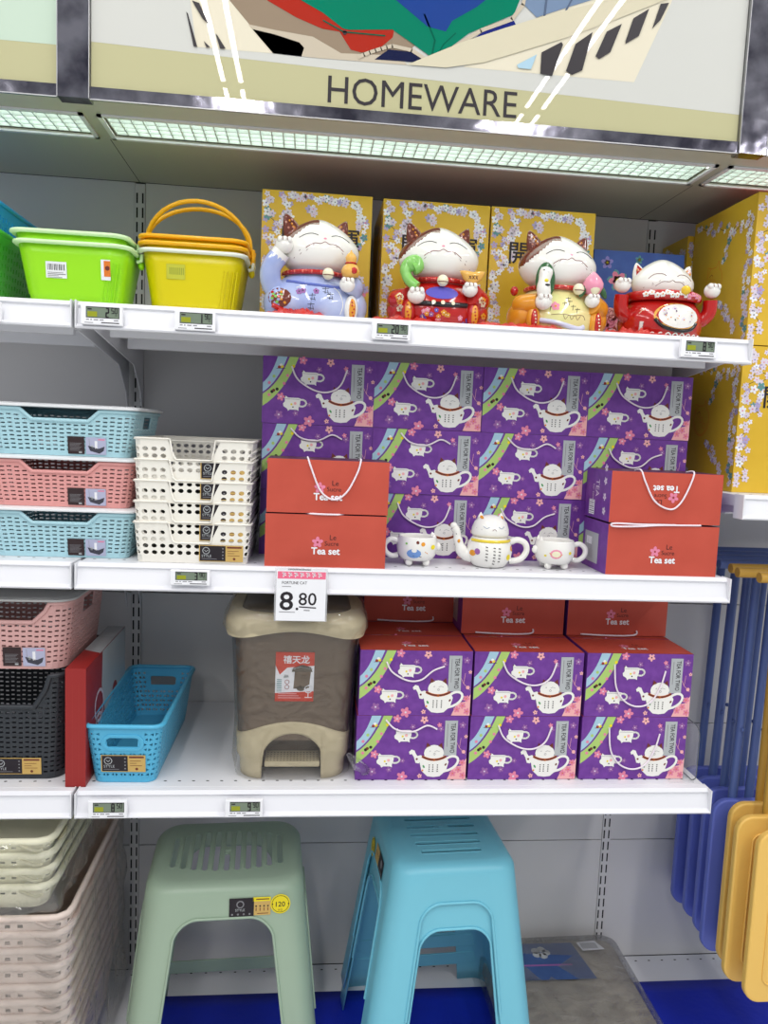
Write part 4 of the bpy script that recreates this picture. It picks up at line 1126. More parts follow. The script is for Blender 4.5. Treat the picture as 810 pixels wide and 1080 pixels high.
    # hind paws with patterned soles
    for s in ((1,) if kind == 1 else (-1, 1)):
        b = MB(); b.ell((s*.060, -.056, .022), (.013, .012, .024), CER if kind == 1 else (ORG if kind == 3 else REDG), 16, 10, rot=None)
        b.build('hind_leg', o)
        b = MB(); b.ell((s*.061, -.0655, .020), (.0065, .005, .019), ORG if kind != 3 else REDG, 12, 8)
        for k in range(5): b.ell((s*.061+R.uniform(-.003, .003), -.0705, .008+k*.006), (.0018, .001, .0018), REDG if kind != 3 else IVO, 6, 4)
        b.build('sole_strip', o)
    # head
    hz = .083; cap = lambda x, y, z: (x < -.012 and z > .058+.9*(x+.055) and y < .03) or (z > .088 and x < -.002)
    hc = (.004 if kind == 1 else 0, -.004, hz)
    hb = head_mb(hc, 1.0, cap, sx=1.12)
    hd = hb.build('head', o, weld=1e-5)
    f = MB(); F = Surf(hb, f); z0 = hz
    dx = .010 if kind == 1 else (.008 if kind == 3 else 0)
    for s in (-1, 1):
        F.line([(dx+s*.046, z0+.060), (dx+s*.034, z0+.067), (dx+s*.022, z0+.069), (dx+s*.012, z0+.066)], .0015, BLKG)
        for k in range(3): F.line([(dx+s*(.020+.012*k), z0+.048-.005*k), (dx+s*(.034+.010*k), z0+.036-.006*k)], .0009, BRN)
    F.line([(dx-.034, z0+.042), (dx-.020, z0+.050), (dx-.008, z0+.050), (dx, z0+.054), (dx+.008, z0+.050), (dx+.020, z0+.050), (dx+.034, z0+.041)], .0012, mat('reddish_brown_line', (130, 60, 54), .4))
    F.spot(dx, z0+.060, .003, PNKG, .0018)
    f.build('face_lines', o, recalc=False)
    ear(o, -.045, .004, hz+.080, .034, .017, -.42, BRN, BRN); ear(o, .042, .006, hz+.078, .032, .016, .42, BRN, BRN)
    # collar and bell
    b = MB(); n = 46; P = [(.058*math.cos(2*PI*i/n), -.002+.047*math.sin(2*PI*i/n), hz+.001) for i in range(n)]
    b.tube(P, .0046, REDG, 8, True)
    for i in range(0, n): q = V(P[i]); b.ell(q+V((q.x, q.y, 0)).normalized()*.0035, (.0018, .0018, .0030), mat('pale_red_glaze', (226, 120, 104), .2) if i % 2 else REDG, 6, 4)
    b.build('collar', o)
    bx = .016 if kind == 1 else (.022 if kind == 3 else 0)
    b = MB(); b.ell((bx, -.060, hz-.003), (.0105, .0095, .0105), IVO, 18, 12); b.tube([(bx-.010, -.0665, hz-.006), (bx, -.0695, hz-.006), (bx+.010, -.0665, hz-.006)], .0008, BRN, 5); b.build('bell', o)
    # front paws and held things
    if kind == 1:
        paw(o, (-.062, -.040, .128), .0165)
        b = MB(); b.tube(smoothpath([(-.075,-.034,.104), (-.066,-.037,.116)], 4), .017, CER, 14); b.build('cuff', o)
        paw(o, (.050, -.068, .062), .0145)
        b = MB(); b.lathe([(.002, 0), (.014, .003), (.0175, .012), (.014, .021), (.0075, .026), (.0095, .031), (.0105, .037), (.007, .043), (.002, .047), (.001, .050)], mat('gold_glaze', (232, 178, 84), .14, coat=.7), (.056, -.062, .074), 24)
        b.build('gourd', o)
        b = MB(); b.tube([(.056+.0095*math.cos(t), -.062+.0095*math.sin(t), .1005) for t in [2*PI*i/14 for i in range(14)]], .0016, REDG, 6, True); b.ell((.060, -.0775, .086), (.006, .003, .006), REDG, 8, 6); b.build('gourd_ribbon', o)
    elif kind == 2:
        paw(o, (-.048, -.066, .050), .0165, up=True); paw(o, (.050, -.064, .066), .0145)
        b = MB(); b.tube(smoothpath([(-.048,-.070,.064), (-.062,-.064,.076), (-.068,-.058,.092), (-.064,-.056,.106), (-.052,-.058,.112), (-.046,-.060,.102), (-.055,-.062,.096)], 4), [.0095]*8+[.0110]*8+[.0115]*9, GRG, 12)
        b.ell((-.057, -.060, .106), (.015, .010, .014), GRG, 16, 10); b.build('green_scepter', o)
        b = MB(); rg = []
        for z, rx, ry in ((0, .012, .008), (.004, .017, .010), (.012, .021, .011), (.018, .024, .011), (.019, .018, .008), (.017, .006, .006)): rg.append([V((.054+rx*math.cos(2*PI*k/20), -.060+ry*math.sin(2*PI*k/20), .078+z+.003*abs(math.cos(2*PI*k/20)))) for k in range(20)])
        b.loft(rg, mat('gold_glaze', (232, 178, 84))); Z = Surf(b, b)
        Z2 = MB(); Z = Surf(b, Z2)
        for k in range(3): Z.line([(.046+k*.006, .090), (.050+k*.006, .084)], .0014, BRN); Z.line([(.046+k*.006, .084), (.050+k*.006, .090)], .0012, INK)
        b.build('gold_ingot', o); Z2.build('ingot_writing', o, recalc=False)
    elif kind == 3:
        paw(o, (-.046, -.066, .052), .0160); paw(o, (.048, -.064, .060), .0140)
        b = MB(); b.ell((-.040, -.052, .092), (.019, .008, .034), DGR, 16, 12); b.build('leaf', o)
        b = MB(); b.tube(smoothpath([(-.046,-.068,.062), (-.048,-.068,.078), (-.046,-.066,.096), (-.042,-.064,.112)], 4), [.012, .012, .013, .013, .0125, .012, .011, .011, .0115, .012, .0125, .0115, .008], CER, 14); b.ell((-.047, -.079, .088), (.004, .002, .003), YELP, 8, 6); b.ell((-.045, -.080, .080), (.005, .002, .0022), BLKG, 8, 6); b.tube([(-.052,-.074,.108),(-.044,-.0765,.103),(-.040,-.073,.108)], .0012, BLKG, 5); b.build('white_carp', o)
        b = MB(); b.lathe([(.003, 0), (.013, .006), (.0185, .016), (.019, .024), (.0145, .033), (.007, .041), (.001, .046)], PNKG, (.050, -.058, .068), 24); b.build('peach', o)
        b = MB()
        for s in (-1, 1): b.ell((.050+s*.019, -.060, .078), (.006, .004, .014), DGR, 10, 8, rot=Matrix.Rotation(-s*.5, 3, 'Y').to_quaternion())
        b.ell((.050, -.068, .084), (.011, .008, .013), IVO, 12, 8); b.build('peach_leaf', o)
        b = MB(); b.ell((-.085, -.01, .078), (.008, .008, .009), REDG, 8, 6); b.build('red_tassel', o)
    return o
TS = HA+.0005
figurine('white lucky cat in light blue robe, one paw raised, holding gold gourd', (.397, -.365, TS), .10, PERI, 1)
figurine('white lucky cat in red robe holding green scepter and gold ingot', (.626, -.368, TS), 0, REDG, 2)
figurine('white lucky cat in yellow-green robe holding white carp and pink peach', (.856, -.368, TS), .04, LEMG, 3)
# fourth cat: red, both arms raised
o = E('lucky_cat_figurine', 'red lucky cat with both paws raised and a painted fan belly', 'figurine', (1.064, -.375, TS), 0, 'lucky cat figurines on the top shelf')
bb = MB()
P = smoothpath([V(p) for p in ((.062, 0), (.072, .004), (.080, .020), (.080, .040), (.074, .058), (.062, .072), (.048, .082), (.030, .088))], 3)
bb.lathe([(p.x, p.y) for p in P], REDG, n=40, sy=.80)
for s in (-1, 1):
    bb.tube(smoothpath([(s*.058,-.005,.040), (s*.078,-.015,.044), (s*.088,-.020,.058), (s*.088,-.022,.080)], 4), [.014]*5+[.0135]*8, REDG, 14)
bb.build('glazed_body', o)
d = MB(); F = Surf(bb, d)
GG = mat('gold_glaze', (232, 178, 84))
F.spot(.006, .040, .044, GG, .025, 24, .0004); F.spot(.010, .041, .040, CER, .022, 24, .0008)
F.line([(-.036, .034), (-.02, .020), (.01, .014), (.035, .018), (.046, .030)], .007, BLKG)
F.line([(-.038, .038), (-.02, .024), (.01, .018), (.035, .022), (.047, .034)], .0014, GG)
R = random.Random(9)
for k in range(18): F.flower(.010+R.uniform(-.030, .030), .042+R.uniform(-.010, .014), .0055, R.choice([CER, LILAC, PNKG, CER]), R.choice([ORG, BLKG, PLUM]))
for k in range(9): F.line([(-.056+k*.014, .006), (-.051+k*.014, .010), (-.045+k*.014, .006)], .003, CER)
F.line([(-.056, .030), (-.055, .010)], .008, CER)
for k in range(3): F.line([(-.058, .027-k*.006), (-.053, .026-k*.006)], .0016, INK)
F.line([(-.050, .055), (-.060, .045)], .0014, IVO); F.line([(-.052, .050), (-.058, .052)], .0012, IVO)
d.build('painted_pattern', o, recalc=False)
hb = head_mb((0, -.004, .072), .80, lambda x, y, z: False, sx=1.12); hb.build('head', o, weld=1e-5)
f = MB(); F = Surf(hb, f)
for s in (-1, 1):
    F.line([(s*.042, .112), (s*.032, .120), (s*.018, .121), (s*.010, .117)], .0013, BRN)
    for k in range(2): F.line([(s*(.022+.012*k), .108-.004*k), (s*(.036+.012*k), .100-.004*k)], .0008, BRN)
F.line([(-.030, .098), (-.018, .106), (-.006, .106), (0, .109), (.006, .106), (.018, .106), (.030, .098)], .0011, BRN)
f.build('face_lines', o, recalc=False)
ear(o, -.046, .004, .122, .026, .014, -.30, CER, REDG); ear(o, .046, .004, .122, .026, .014, .30, CER, REDG)
b = MB(); P = [(.066*math.cos(2*PI*i/50), -.002+.055*math.sin(2*PI*i/50), .080) for i in range(50)]
b.tube(P, .0095, REDG, 10, True); 
d = MB(); F = Surf(b, d)
for k in range(13):
    F.flower(-.052+k*.0087, .080+.003*math.sin(k*2), .0055, CER if k < 9 else PNKG, ORG)
b.build('scarf', o); d.build('scarf_flower', o, recalc=False)
b = MB(); b.ell((.016, -.066, .088), (.009, .008, .0085), mat('bright_gold_glaze', (236, 196, 40), .12, coat=.8), 16, 10); b.build('bell', o)
for s in (-1, 1): paw(o, (s*.089, -.024, .098), .0155)
# crinkled red cloths at the feet
CLR = mat('red_patterned_film', (190, 36, 32), .3, coat=.4, c2=(206, 56, 48), vscale=70)
def cloth(loc, w, d, h, lab, seed):
    b = MB(); nx, ny = 34, 12; R = random.Random(seed); ph = [R.uniform(0, 6) for _ in range(8)]; vs = []
    for j in range(ny+1):
        for i in range(nx+1):
            u, v = i/nx, j/ny; e = max(0, math.sin(PI*u))**.35*max(0, math.sin(PI*v))**.5
            z = h*e*(.45+.35*math.sin(u*19+ph[0]+v*6)*math.sin(v*9+ph[1])+.30*math.sin(u*43+ph[2])*math.cos(v*17+ph[3]))
            vs.append((-w/2+w*u+.004*math.sin(v*9+ph[4]), -d/2+d*v*(1-.25*math.sin(u*9+ph[5])), max(.0004, z)))
    b.add(vs, [(j*(nx+1)+i, j*(nx+1)+i+1, (j+1)*(nx+1)+i+1, (j+1)*(nx+1)+i) for j in range(ny) for i in range(nx)], CLR, True)
    o = b.build('red_wrapping_cloth', solid=.0006); o.location = loc; tag(o, lab, 'cloth', 'crumpled red cloths under the lucky cats')
cloth((.365, -.443, TS), .10, .04, .017, 'crumpled red cloth before the blue-robed cat', 1)
cloth((.560, -.446, TS), .13, .035, .013, 'crumpled red cloth before the red-robed cat', 2)
cloth((.765, -.446, TS), .17, .035, .013, 'crumpled red cloth between the red-robed and yellow-robed cats', 3)
cloth((.985, -.444, TS), .11, .035, .016, 'crumpled red and white cloth beside the two-armed red cat', 4)
# ------------------------------------------------------------ cups and teapot
MIDS = HB+.0005
def cup(loc, rz, label, hside):
    o = E('cat_teacup', label, 'cup', loc, rz, 'white cat teacups on the middle shelf')
    b = MB(); out = [(.020, .009), (.031, .012), (.037, .022), (.039, .034), (.0385, .046), (.0365, .054), (.0362, .0555), (.0345, .0555), (.034, .052), (.035, .036), (.030, .018), (.012, .0135), (.001, .0135)]
    b.lathe(out, CER, n=36)
    for k in range(4):
        t = PI/4+k*PI/2; b.ell((.023*math.cos(t), .023*math.sin(t), .0075), (.0075, .0075, .0078), CER, 12, 8)
    b.build('cup_body', o, weld=1e-5)
    b = MB(); s = hside; b.tube(smoothpath([(s*.036,0,.044), (s*.050,0,.048), (s*.062,0,.038), (s*.060,0,.024), (s*.048,0,.016), (s*.036,0,.018)], 5), .0052, CER, 10); b.build('handle', o)
    b = MB(); b.ell((-s*.040, -.004, .036), (.006, .008, .008), CER, 12, 8)
    for q in (-1, 1): b.lathe([(.0045, 0), (.003, .004), (.0006, .008)], CER, (-s*.030, q*.010, .0545), 8)
    b.ell((-s*.0455, -.004, .040), (.0015, .003, .0015), BLKG, 6, 4)
    b.build('cat_face', o)
    src = MB(); src.lathe(out, CER, n=36); d = MB(); F = Surf(src, d)
    if s < 0:
        F.spot(-.010, .026, .013, mat('light_blue_glaze', (110, 150, 210), .2), .009, 12); F.spot(-.010, .032, .005, CER, .004, 8, .0009); F.line([(-.012, .022), (.004, .020)], .0015, INK)
        F.spot(.006, .044, .004, ORG); F.spot(-.004, .047, .003, BRN); F.spot(.026, .038, .0045, YELP); F.line([(.010, .030), (.016, .026)], .0012, ORG); F.spot(-.024, .044, .002, GRG)
    else:
        F.spot(-.008, .032, .011, PNKG, .009, 12); F.spot(-.008, .032, .008, IVO, .006, 10, .0009); F.line([(-.020, .034), (-.008, .026), (.004, .032)], .0014, ORG); F.spot(.020, .034, .003, YELP); F.line([(-.012, .033), (-.004, .033)], .001, BRN); F.spot(-.026, .028, .002, YELP)
    d.build('painted_motif', o, recalc=False)
cup((.606, -.400, MIDS), 0, 'white cat teacup with blue mountain motif, left of the teapot', -1)
cup((.876, -.400, MIDS), 0, 'white cat teacup with pink motif, right of the teapot', 1)
o = E('cat_teapot', 'white cat-headed teapot with yellow band between two teacups', 'teapot', (.748, -.395, MIDS))
b = MB(); out = [(.028, 0), (.033, .003), (.042, .016), (.0445, .030), (.042, .044), (.036, .054), (.032, .058), (.030, .0585), (.002, .0585)]
b.lathe(out, CER, n=36); b.build('pot_body', o, weld=1e-5)
src = MB(); src.lathe(out, CER, n=36); d = MB(); F = Surf(src, d)
F.line([(-.036, .0515), (-.015, .0515), (.015, .0515), (.036, .0515)], .0065, mat('lemon_glaze', (232, 206, 60), .15, coat=.5))
for x, z, m in ((-.037, .028, ORG), (-.036, .014, BRN), (.038, .038, ORG), (.030, .022, YELP), (-.030, .032, PLUM)): F.spot(x, z, .0045, m, .006)
for c, x in enumerate((-.014, .000, .010)):
    for k in range(5 if c != 1 else 6): F.line([(x-.002, .042-k*.0062-c*.001), (x+.002, .041-k*.0062-c*.001)], .0018, INK)
d.build('painted_writing', o, recalc=False)
b = MB(); b.tube(smoothpath([(-.034,0,.018), (-.052,0,.026), (-.062,0,.048), (-.066,-.002,.066), (-.072,-.002,.074)], 5), [.013]*4+[.0115]*4+[.009]*4+[.0075]*4+[.0078]*5, CER, 12); b.ell((-.072, -.002, .077), (.0075, .007, .006), CER, 10, 8); b.build('spout', o)
b = MB(); b.ell((-.062, -.0085, .048), (.003, .0015, .004), ORG, 8, 6); b.ell((-.067, -.0075, .062), (.002, .0012, .0025), BLKG, 8, 6); b.build('spout_dot', o)
b = MB(); b.tube(smoothpath([(.038,0,.046), (.054,0,.052), (.070,0,.046), (.074,0,.030), (.062,0,.014), (.040,0,.010)], 5), .0062, CER, 12); b.build('handle', o)
b = MB(); b.lathe([(.034, .059), (.0365, .064), (.0355, .074), (.031, .086), (.022, .095), (.010, .099), (.001, .100)], CER, n=32)
for s in (-1, 1): b.lathe([(.008, 0), (.005, .007), (.0008, .014)], CER, (s*.020, 0, .090), 10)
ob = b.build('cat_head_lid', o, weld=1e-5)
d = MB(); F = Surf(b, d)
for s in (-1, 1): F.line([(s*.020, .080), (s*.014, .076), (s*.008, .080)], .0011, mat('grey_blue_line', (110, 130, 160), .4)); F.line([(s*.022, .073), (s*.031, .075)], .0007, GREYP); F.spot(s*.020, .095, .003, ORG)
F.line([(-.004, .072), (0, .075), (.004, .072)], .001, BRN)
d.build('lid_face', o, recalc=False)
# ------------------------------------------------------------ pedal bins
TAUP = mat('taupe_brown_plastic', (112, 94, 76), .35); BEIG = mat('beige_plastic', (206, 192, 158), .38)
TAUD = mat('dark_taupe_lid', (98, 88, 74), .35)
def bin_(label, loc, full=True):
    o = E('pedal_bin', label, 'bin', loc, 0, 'pedal bins on the lower shelf')
    hwb, hdb, hwt, hdt, cr = .104, .100, .116, .112, .045
    H = .300
    def hw(z): return hwb+(hwt-hwb)*z/H
    def hd(z): return hdb+(hdt-hdb)*z/H
    b = MB(); b.loft([rrect(hw(z), hd(z), cr, z, 8) for z in (.078, .15, .2, .25, .292)], TAUP); b.build('bin_body', o)
    # beige foot with arched opening
    per = Per(hwb, hdb, cr); T = per.T; fl = 2*(hwb-cr)
    b = MB(); ac, ar, cx = .026, .056, 0.0
    n = 160; rows = 6; P = []
    def bot(x, front):
        if front and abs(x-cx) < ar: return max(.0, .030+math.sqrt(ar*ar-(x-cx)**2)*1.10) if True else 0
        return 0
    V_ = []; F_ = []
    for i in range(n):
        u = i/n*T
        q0 = per.at(u)
        front = q0.y < -hdb+.02
        zb = bot(q0.x, front)
        zt = .084+.031*math.cos(min(1, abs(q0.x)/hwb)*PI/2)
        zb = min(zb, zt-.004)
        for r in range(rows+1):
            z = zb+(zt-zb)*r/rows; q = per.at(u, hw(z)+.0022, hd(z)+.0022, cr)
            ins = .0 if z > .036 else .005
            q = q*(1-ins/.1)
            V_.append((q.x, q.y, z))
    for i in range(n):
        for r in range(rows):
            a = i*(rows+1)+r; c = ((i+1) % n)*(rows+1)+r; F_.append((a, c, c+1, a+1))
    b.add(V_, F_, BEIG, True); b.build('beige_foot', o, solid=.003)
    # recess behind the arch
    b = MB(); b.box(-.066, .066, -.052, -.048, .002, .105, TAUP); b.box(-.066, .066, -.092, -.048, .100, .104, TAUP)
    b.box(-.066, -.062, -.090, -.048, .002, .102, TAUP); b.box(.062, .066, -.090, -.048, .002, .102, TAUP); b.build('recess', o)
    # pedal
    b = MB(); b.box(-.052, .052, -.106, -.052, .026, .037, BEIG)
    a = Art(b, (0, 0, .037), **TOP)
    for i in range(16):
        for j in range(5): a.ly = 1; a.circ(-.047+i*.0063, -.100+j*.009, .0017, TAUP, 6)
    b.build('pedal', o, bevel=.0025)
    # lid with wavy lower skirt
    per2 = Per(.130, .124, .055); n = 120; V_ = []; F_ = []; lev = [(.0, 0), (.25, .003), (.75, .003), (1, -.004), (1.12, -.013), (1.16, -.024)]
    for i in range(n):
        u = i/n*per2.T; q0 = per2.at(u)
        zb = .286 + (.008*math.cos(q0.x/.130*PI) if q0.y < 0 else .004)
        zt = .318
        for t, e in lev:
            q = per2.at(u, .130+e, .124+e, .055+e*.5); V_.append((q.x, q.y, zb+(zt-zb)*t))
    k = len(lev)
    for i in range(n):
        for r in range(k-1): a = i*k+r; c = ((i+1) % n)*k+r; F_.append((a, c, c+1, a+1))
    b = MB(); b.add(V_, F_, BEIG, True); b.add([V_[i*k+k-1] for i in range(n)], [tuple(range(n))], BEIG, False)
    b.build('lid_rim', o)
    b = MB(); zr = .3225
    def inset(e, z): return [V((p.x*e, p.y*e*.97-(.010 if abs(p.x) < .05 else 0)*0, z)) for p in rrect(.105, .098, .045, 0, 8)]
    b.loft([inset(1.0, zr-.004), inset(.99, zr+.002), inset(.93, zr+.006), inset(.5, zr+.009), inset(.1, zr+.010)], TAUD); b.build('lid_flap', o)
    # sticker
    if full:
        b = MB(); a = Art(b, (0,0,0), fn=lambda x, z, l: V((x, -hd(z)-.0008-l, z)), **FRONT)
        RS = mat('red_sticker_print', (206, 62, 34), .4)
        x0, x1, y0, y1 = -.036, .036, .156, .252
        a.ly = 1; a.rect(x0, x1, y0, y1, PAPER); a.ly = 2
        a.poly([(x0, y0), (x1, y0), (x1, y0+.020), (x0, y0+.016)], RS)
        a.poly([(x0, y1), (x0, y1-.026), (x0+.008, y1-.044), (x0+.022, y1-.030), (x1, y1-.026), (x1, y1)], RS)
        a.ly = 3; a.text('禧天龙', -.022, y1-.0205, .0165, PAPER, bold=.02)
        a.poly([(-.002, .181), (.000, .215), (.030, .215), (.027, .181)], TAUP); a.poly([(-.006, .214), (-.003, .222), (.014, .228), (.030, .223), (.033, .214)], TAUD); a.line([(-.006, .2185), (.010, .2235), (.033, .2195)], .0015, SILV)
        a.circ(.012, .181, .008, TAUD, 10, .005)
        a.ly = 4; a.line([(-.012, .205), (-.020, .203)], .0035, SILV); a.ring(-.014, .194, .004, .0009, REDT, 10); a.ring(-.014, .184, .004, .0009, REDT, 10); a.text('30L', -.020, .204, .006, INK)
        for k in range(8): a.line([(-.033, .176+k*.0032), (-.024, .176+k*.0032)], .0012, TEALP)
        for k in range(3): a.line([(-.030, .171-k*.004), (.004+k*.004, .171-k*.004)], .0014, PINKL)
        # white cockerel outline
        a.ly = 5; a.ring(.026, .180, .007, .0016, PAPER, 12); a.line([(.020, .184), (.030, .190), (.032, .184)], .0016, PAPER); a.line([(.026, .173), (.026, .165)], .0014, PAPER); a.line([(.020, .164), (.033, .164)], .0014, PAPER); a.circ(.026, .179, .004, PAPER, 8)
        b.build('product_sticker', o, recalc=False)
        # clear bag drawn over the bin
        FM = film('clear_bag_film', amt=.08, bscale=26)
        b = MB(); rr = []
        for z, e in ((.004, .006), (.04, .010), (.12, .005), (.2, .004), (.27, .006), (.30, .020), (.322, .017), (.334, .006)):
            rr.append([V((p.x*(1+.012*math.sin(k*1.7+z*50)), p.y*(1+.012*math.sin(k*2.3+z*40)), z)) for k, p in enumerate(rrect(hw(min(z, .3))+e, hd(min(z, .3))+e, cr, z, 8))])
        b.loft(rr, FM, False, False)
        b.tube([(.105, -.10, .05), (.125, -.115, .035), (.14, -.11, .02), (.13, -.10, .008)], [.003, .012, .010, .002], FM, 7)
        b.build('clear_bag', o, recalc=False)
    return o
bin_('taupe pedal bin with red sticker and beige foot beside the purple boxes', (.382, -.322, HC+.0005))
o = E('pedal_bin', 'second taupe pedal bin mostly hidden behind the stickered one', 'bin', (.372, -.098, HC+.0005), 0, 'pedal bins on the lower shelf')
b = MB(); b.loft([rrect(.104+.012*z/.3, .080+.006*z/.3, .04, z, 8) for z in (.09, .2, .296)], TAUP); b.build('bin_body', o)
b = MB(); b.loft([rrect(.102+.006*z/.3, .080, .04, z, 8) for z in (0, .05, .0898)], BEIG); b.build('beige_foot', o)
b = MB(); b.loft([rrect(.132, .092, .045, .297, 8), rrect(.134, .094, .045, .318, 8), rrect(.118, .080, .04, .328, 8)], BEIG); b.build('lid_rim', o)
# ------------------------------------------------------------ plastic stools
def stool(label, loc, m, W, D, H, spread, arch, slots, sheen=None, group=None, rz=0, stickers=None, arch2=None, slot_dir='y', detail=True, cr_=(.055, .040), brace=(.062,)):
    """one moulded shell: slotted seat, four corner legs, arched sides"""
    o = E('plastic_stool', label, 'stool', loc, rz, group)
    cr0, cr1 = cr_
    per = Per(W/2, D/2, cr0); T = per.T
    def dims(z):
        t = 1-z/H; return W/2+spread[0]*t, D/2+spread[1]*t, cr0+(cr1-cr0)*t
    n = 224; rows = 12; V_ = []; F_ = []
    seg_ = per.L
    def botz(u):
        t = u; k = 0
        while k < 7 and t > seg_[k]: t -= seg_[k]; k += 1
        # distance along each face measured from its centre, corners join the legs
        q = per.at(u)
        if abs(q.y)/ (D/2) > .999-1e-3*0 and k in (0, 4): x, half, (top, bw, tw) = q.x, W/2, arch
        elif k in (2, 6): x, half, (top, bw, tw) = q.y, D/2, (arch2 or arch)
        else: return 0
        ax = abs(x); r = .035
        # rounded-trapezoid arch: near-vertical legs, generous corner radius
        rr_ = tw
        if ax > bw+1e-6: return 0
        if ax <= bw-rr_: return top
        q_ = (ax-(bw-rr_))/rr_
        return max(0, top-1.25*rr_*(1-math.sqrt(max(0, 1-q_*q_)))-(top-1.25*rr_)*max(0, (q_-.985)/.015))
    us = []
    for k, l in enumerate(seg_):
        base = sum(seg_[:k]); c = 9 if k % 2 else 47
        
        if k % 2 == 0:
            A_ = arch if k in (0, 4) else (arch2 or arch); bw = A_[1]; rr_ = A_[2]; s_ = {l/2-bw-.0004, l/2+bw+.0004}
            for q_ in range(15): dx = bw-rr_+rr_*math.sin(q_/14*PI/2); s_ |= {l/2-dx, l/2+dx}
            for q_ in range(9): s_ |= {(l/2-bw)*q_/9, l-(l/2-bw)*q_/9 if q_ else 0, l/2-(bw-rr_)+2*(bw-rr_)*q_/9}
            us += [base+x for x in sorted(s_) if x < l-1e-7]
        else: us += [base+l*i/c for i in range(c)]
    n = len(us)
    for u in us:
        zb = botz(u)
        for r in range(rows+1):
            z = zb+(H-.016-zb)*r/rows; a, d, c = dims(z)
            # gentle inward waist near the top like a moulded shell
            q = per.at(u, a, d, c); V_.append((q.x, q.y, z))
        for e, dz in ((.0015, .010), (.006, .004), (.014, .0), (.024, -.0012)):
            a, d, c = dims(H); q = per.at(u, a-e, d-e, max(.01, c-e*.6)); V_.append((q.x, q.y, H-dz))
    k = rows+5
    for i in range(n):
        for r in range(k-1): a = i*k+r; c = ((i+1) % n)*k+r; F_.append((a, c, c+1, a+1))
    b = MB(); b.add(V_, F_, m, True)
    # seat panel with slots
    outer = [(V_[i*k+k-1][0], V_[i*k+k-1][1]) for i in range(n)]
    b.sheet(outer, slots, lambda x, y: V((x, y, H+.0012)), m)
    b.build('moulded_shell', o, solid=.0032, weld=2e-5)
    # raised bead round each arch
    b = MB()
    for k2 in (0, 2, 4, 6):
        pts = []
        for u in us:
            base = sum(seg_[:k2]);
            if base <= u < base+seg_[k2]-1e-6:
                zb = botz(u)
                if zb > 0.001:
                    a, d, c = dims(zb); q = per.at(u, a+.0008, d+.0008, c); pts.append((q.x, q.y, zb))
        if len(pts) > 3: b.tube(pts, .0030, m, 6)
    b.build('arch_bead', o)
    if detail:
        b = MB()
        for s in ((.5, -.5),):
            pass
        for (x0, y0, x1, y1, r) in detail:
            b.tube([(x0, y0, H+.0012), (x1, y1, H+.0012)], r, m, 6)
        b.ell((0, 0, H+.001), (.008, .008, .0025), m, 14, 8)
        b.build('seat_rib', o)
    for zb_ in brace:
        b = MB(); a_, d_, c_2 = dims(zb_); b.prism([(d_-.006, zb_), (d_-.002, zb_), (d_-.004, zb_+.032), (d_-.008, zb_+.032)], lambda p, q, d: (d, p, q), -a_+.02, a_-.02, m)
        b.build('back_brace', o, bevel=.001)
    if stickers:
        b = MB(); a = Art(b, (0,0,0), fn=stickers[0], **(FRONT if stickers[2] == 'f' else LEFT)); stickers[1](a); b.build('sticker', o, recalc=False)
    return o
SAGE = mat('sage_green_plastic', (160, 180, 158), .34); SKYB = mat('sky_blue_stool_plastic', (120, 196, 216), .34)
# green stool: 11 long slots running front to back
sl = []; det = []
for i in range(11):
    x = -.110+i*.022; L = .078-.020*(abs(i-5)/5)**2
    if i in (5,): sl += [rr2(x-.0052, x+.0052, -L, -.012, .005), rr2(x-.0052, x+.0052, .014, L, .005)]
    else: sl.append(rr2(x-.0052, x+.0052, -L, L, .005))
    det.append((x-.0068, -L*.95, x-.0068, L*.95, .0014)); det.append((x+.0068, -L*.95, x+.0068, L*.95, .0014))
def gs(a):
    a.ly = 1; a.rect(.012, .052, -.0185, .0125, INK); a.ly = 2; a.circ(.030, .002, .0065, GREYP, 12); a.ly = 3; a.circ(.030, .002, .0045, INK, 12); a.text('STYLE', .022, -.0095, .006, SILV)
    for k in range(4): a.circ(.017+k*.0095, -.0145, .0018, GREYP, 6)
    a.ly = 1; a.rect(.0525, .080, -.0175, .006, GOLD); a.rect(.0505, .080, .006, .013, YELP)
    a.ly = 2; a.line([(.056, .0095), (.077, .0095)], .0018, BRNP)
    for k in range(4): a.circ(.056+k*.0065, -.002, .0016, INK, 6); a.line([(.056+k*.0065, -.005), (.056+k*.0065, -.010)], .0014, BRNP)
    a.line([(.058, -.0145), (.076, -.0145)], .0012, BRNP)
    a.ly = 2; a.circ(.096, .000, .0165, YELP, 24); a.ly = 3; a.ring(.096, .000, .0140, .0008, INK, 20); a.text('120', .096, -.0045, .0120, INK, align='C', bold=.01); a.text('KG', .096, -.0118, .0052, BRNP, align='C')
    a.circ(.0828, .0, .0014, INK, 6); a.circ(.1095, .0, .0014, INK, 6)
H1 = .452
def gfn(x, z, l):
    x = .010+(x-.012)*1.2; z = z*1.2+.001
    t = 1-(H1-.040+z)/H1
    return V((x, -(.1325+.028*t)-.0016-l, H1-.040+z))
stool('sage green plastic stool with long slots and black and yellow stickers', (.250, -.250, HD_), SAGE, .312, .265, H1, (.050, .028), (.388, .086, .040), sl, group=None, rz=.05, stickers=(gfn, gs, 'f'), arch2=(.380, .066, .035), detail=det)
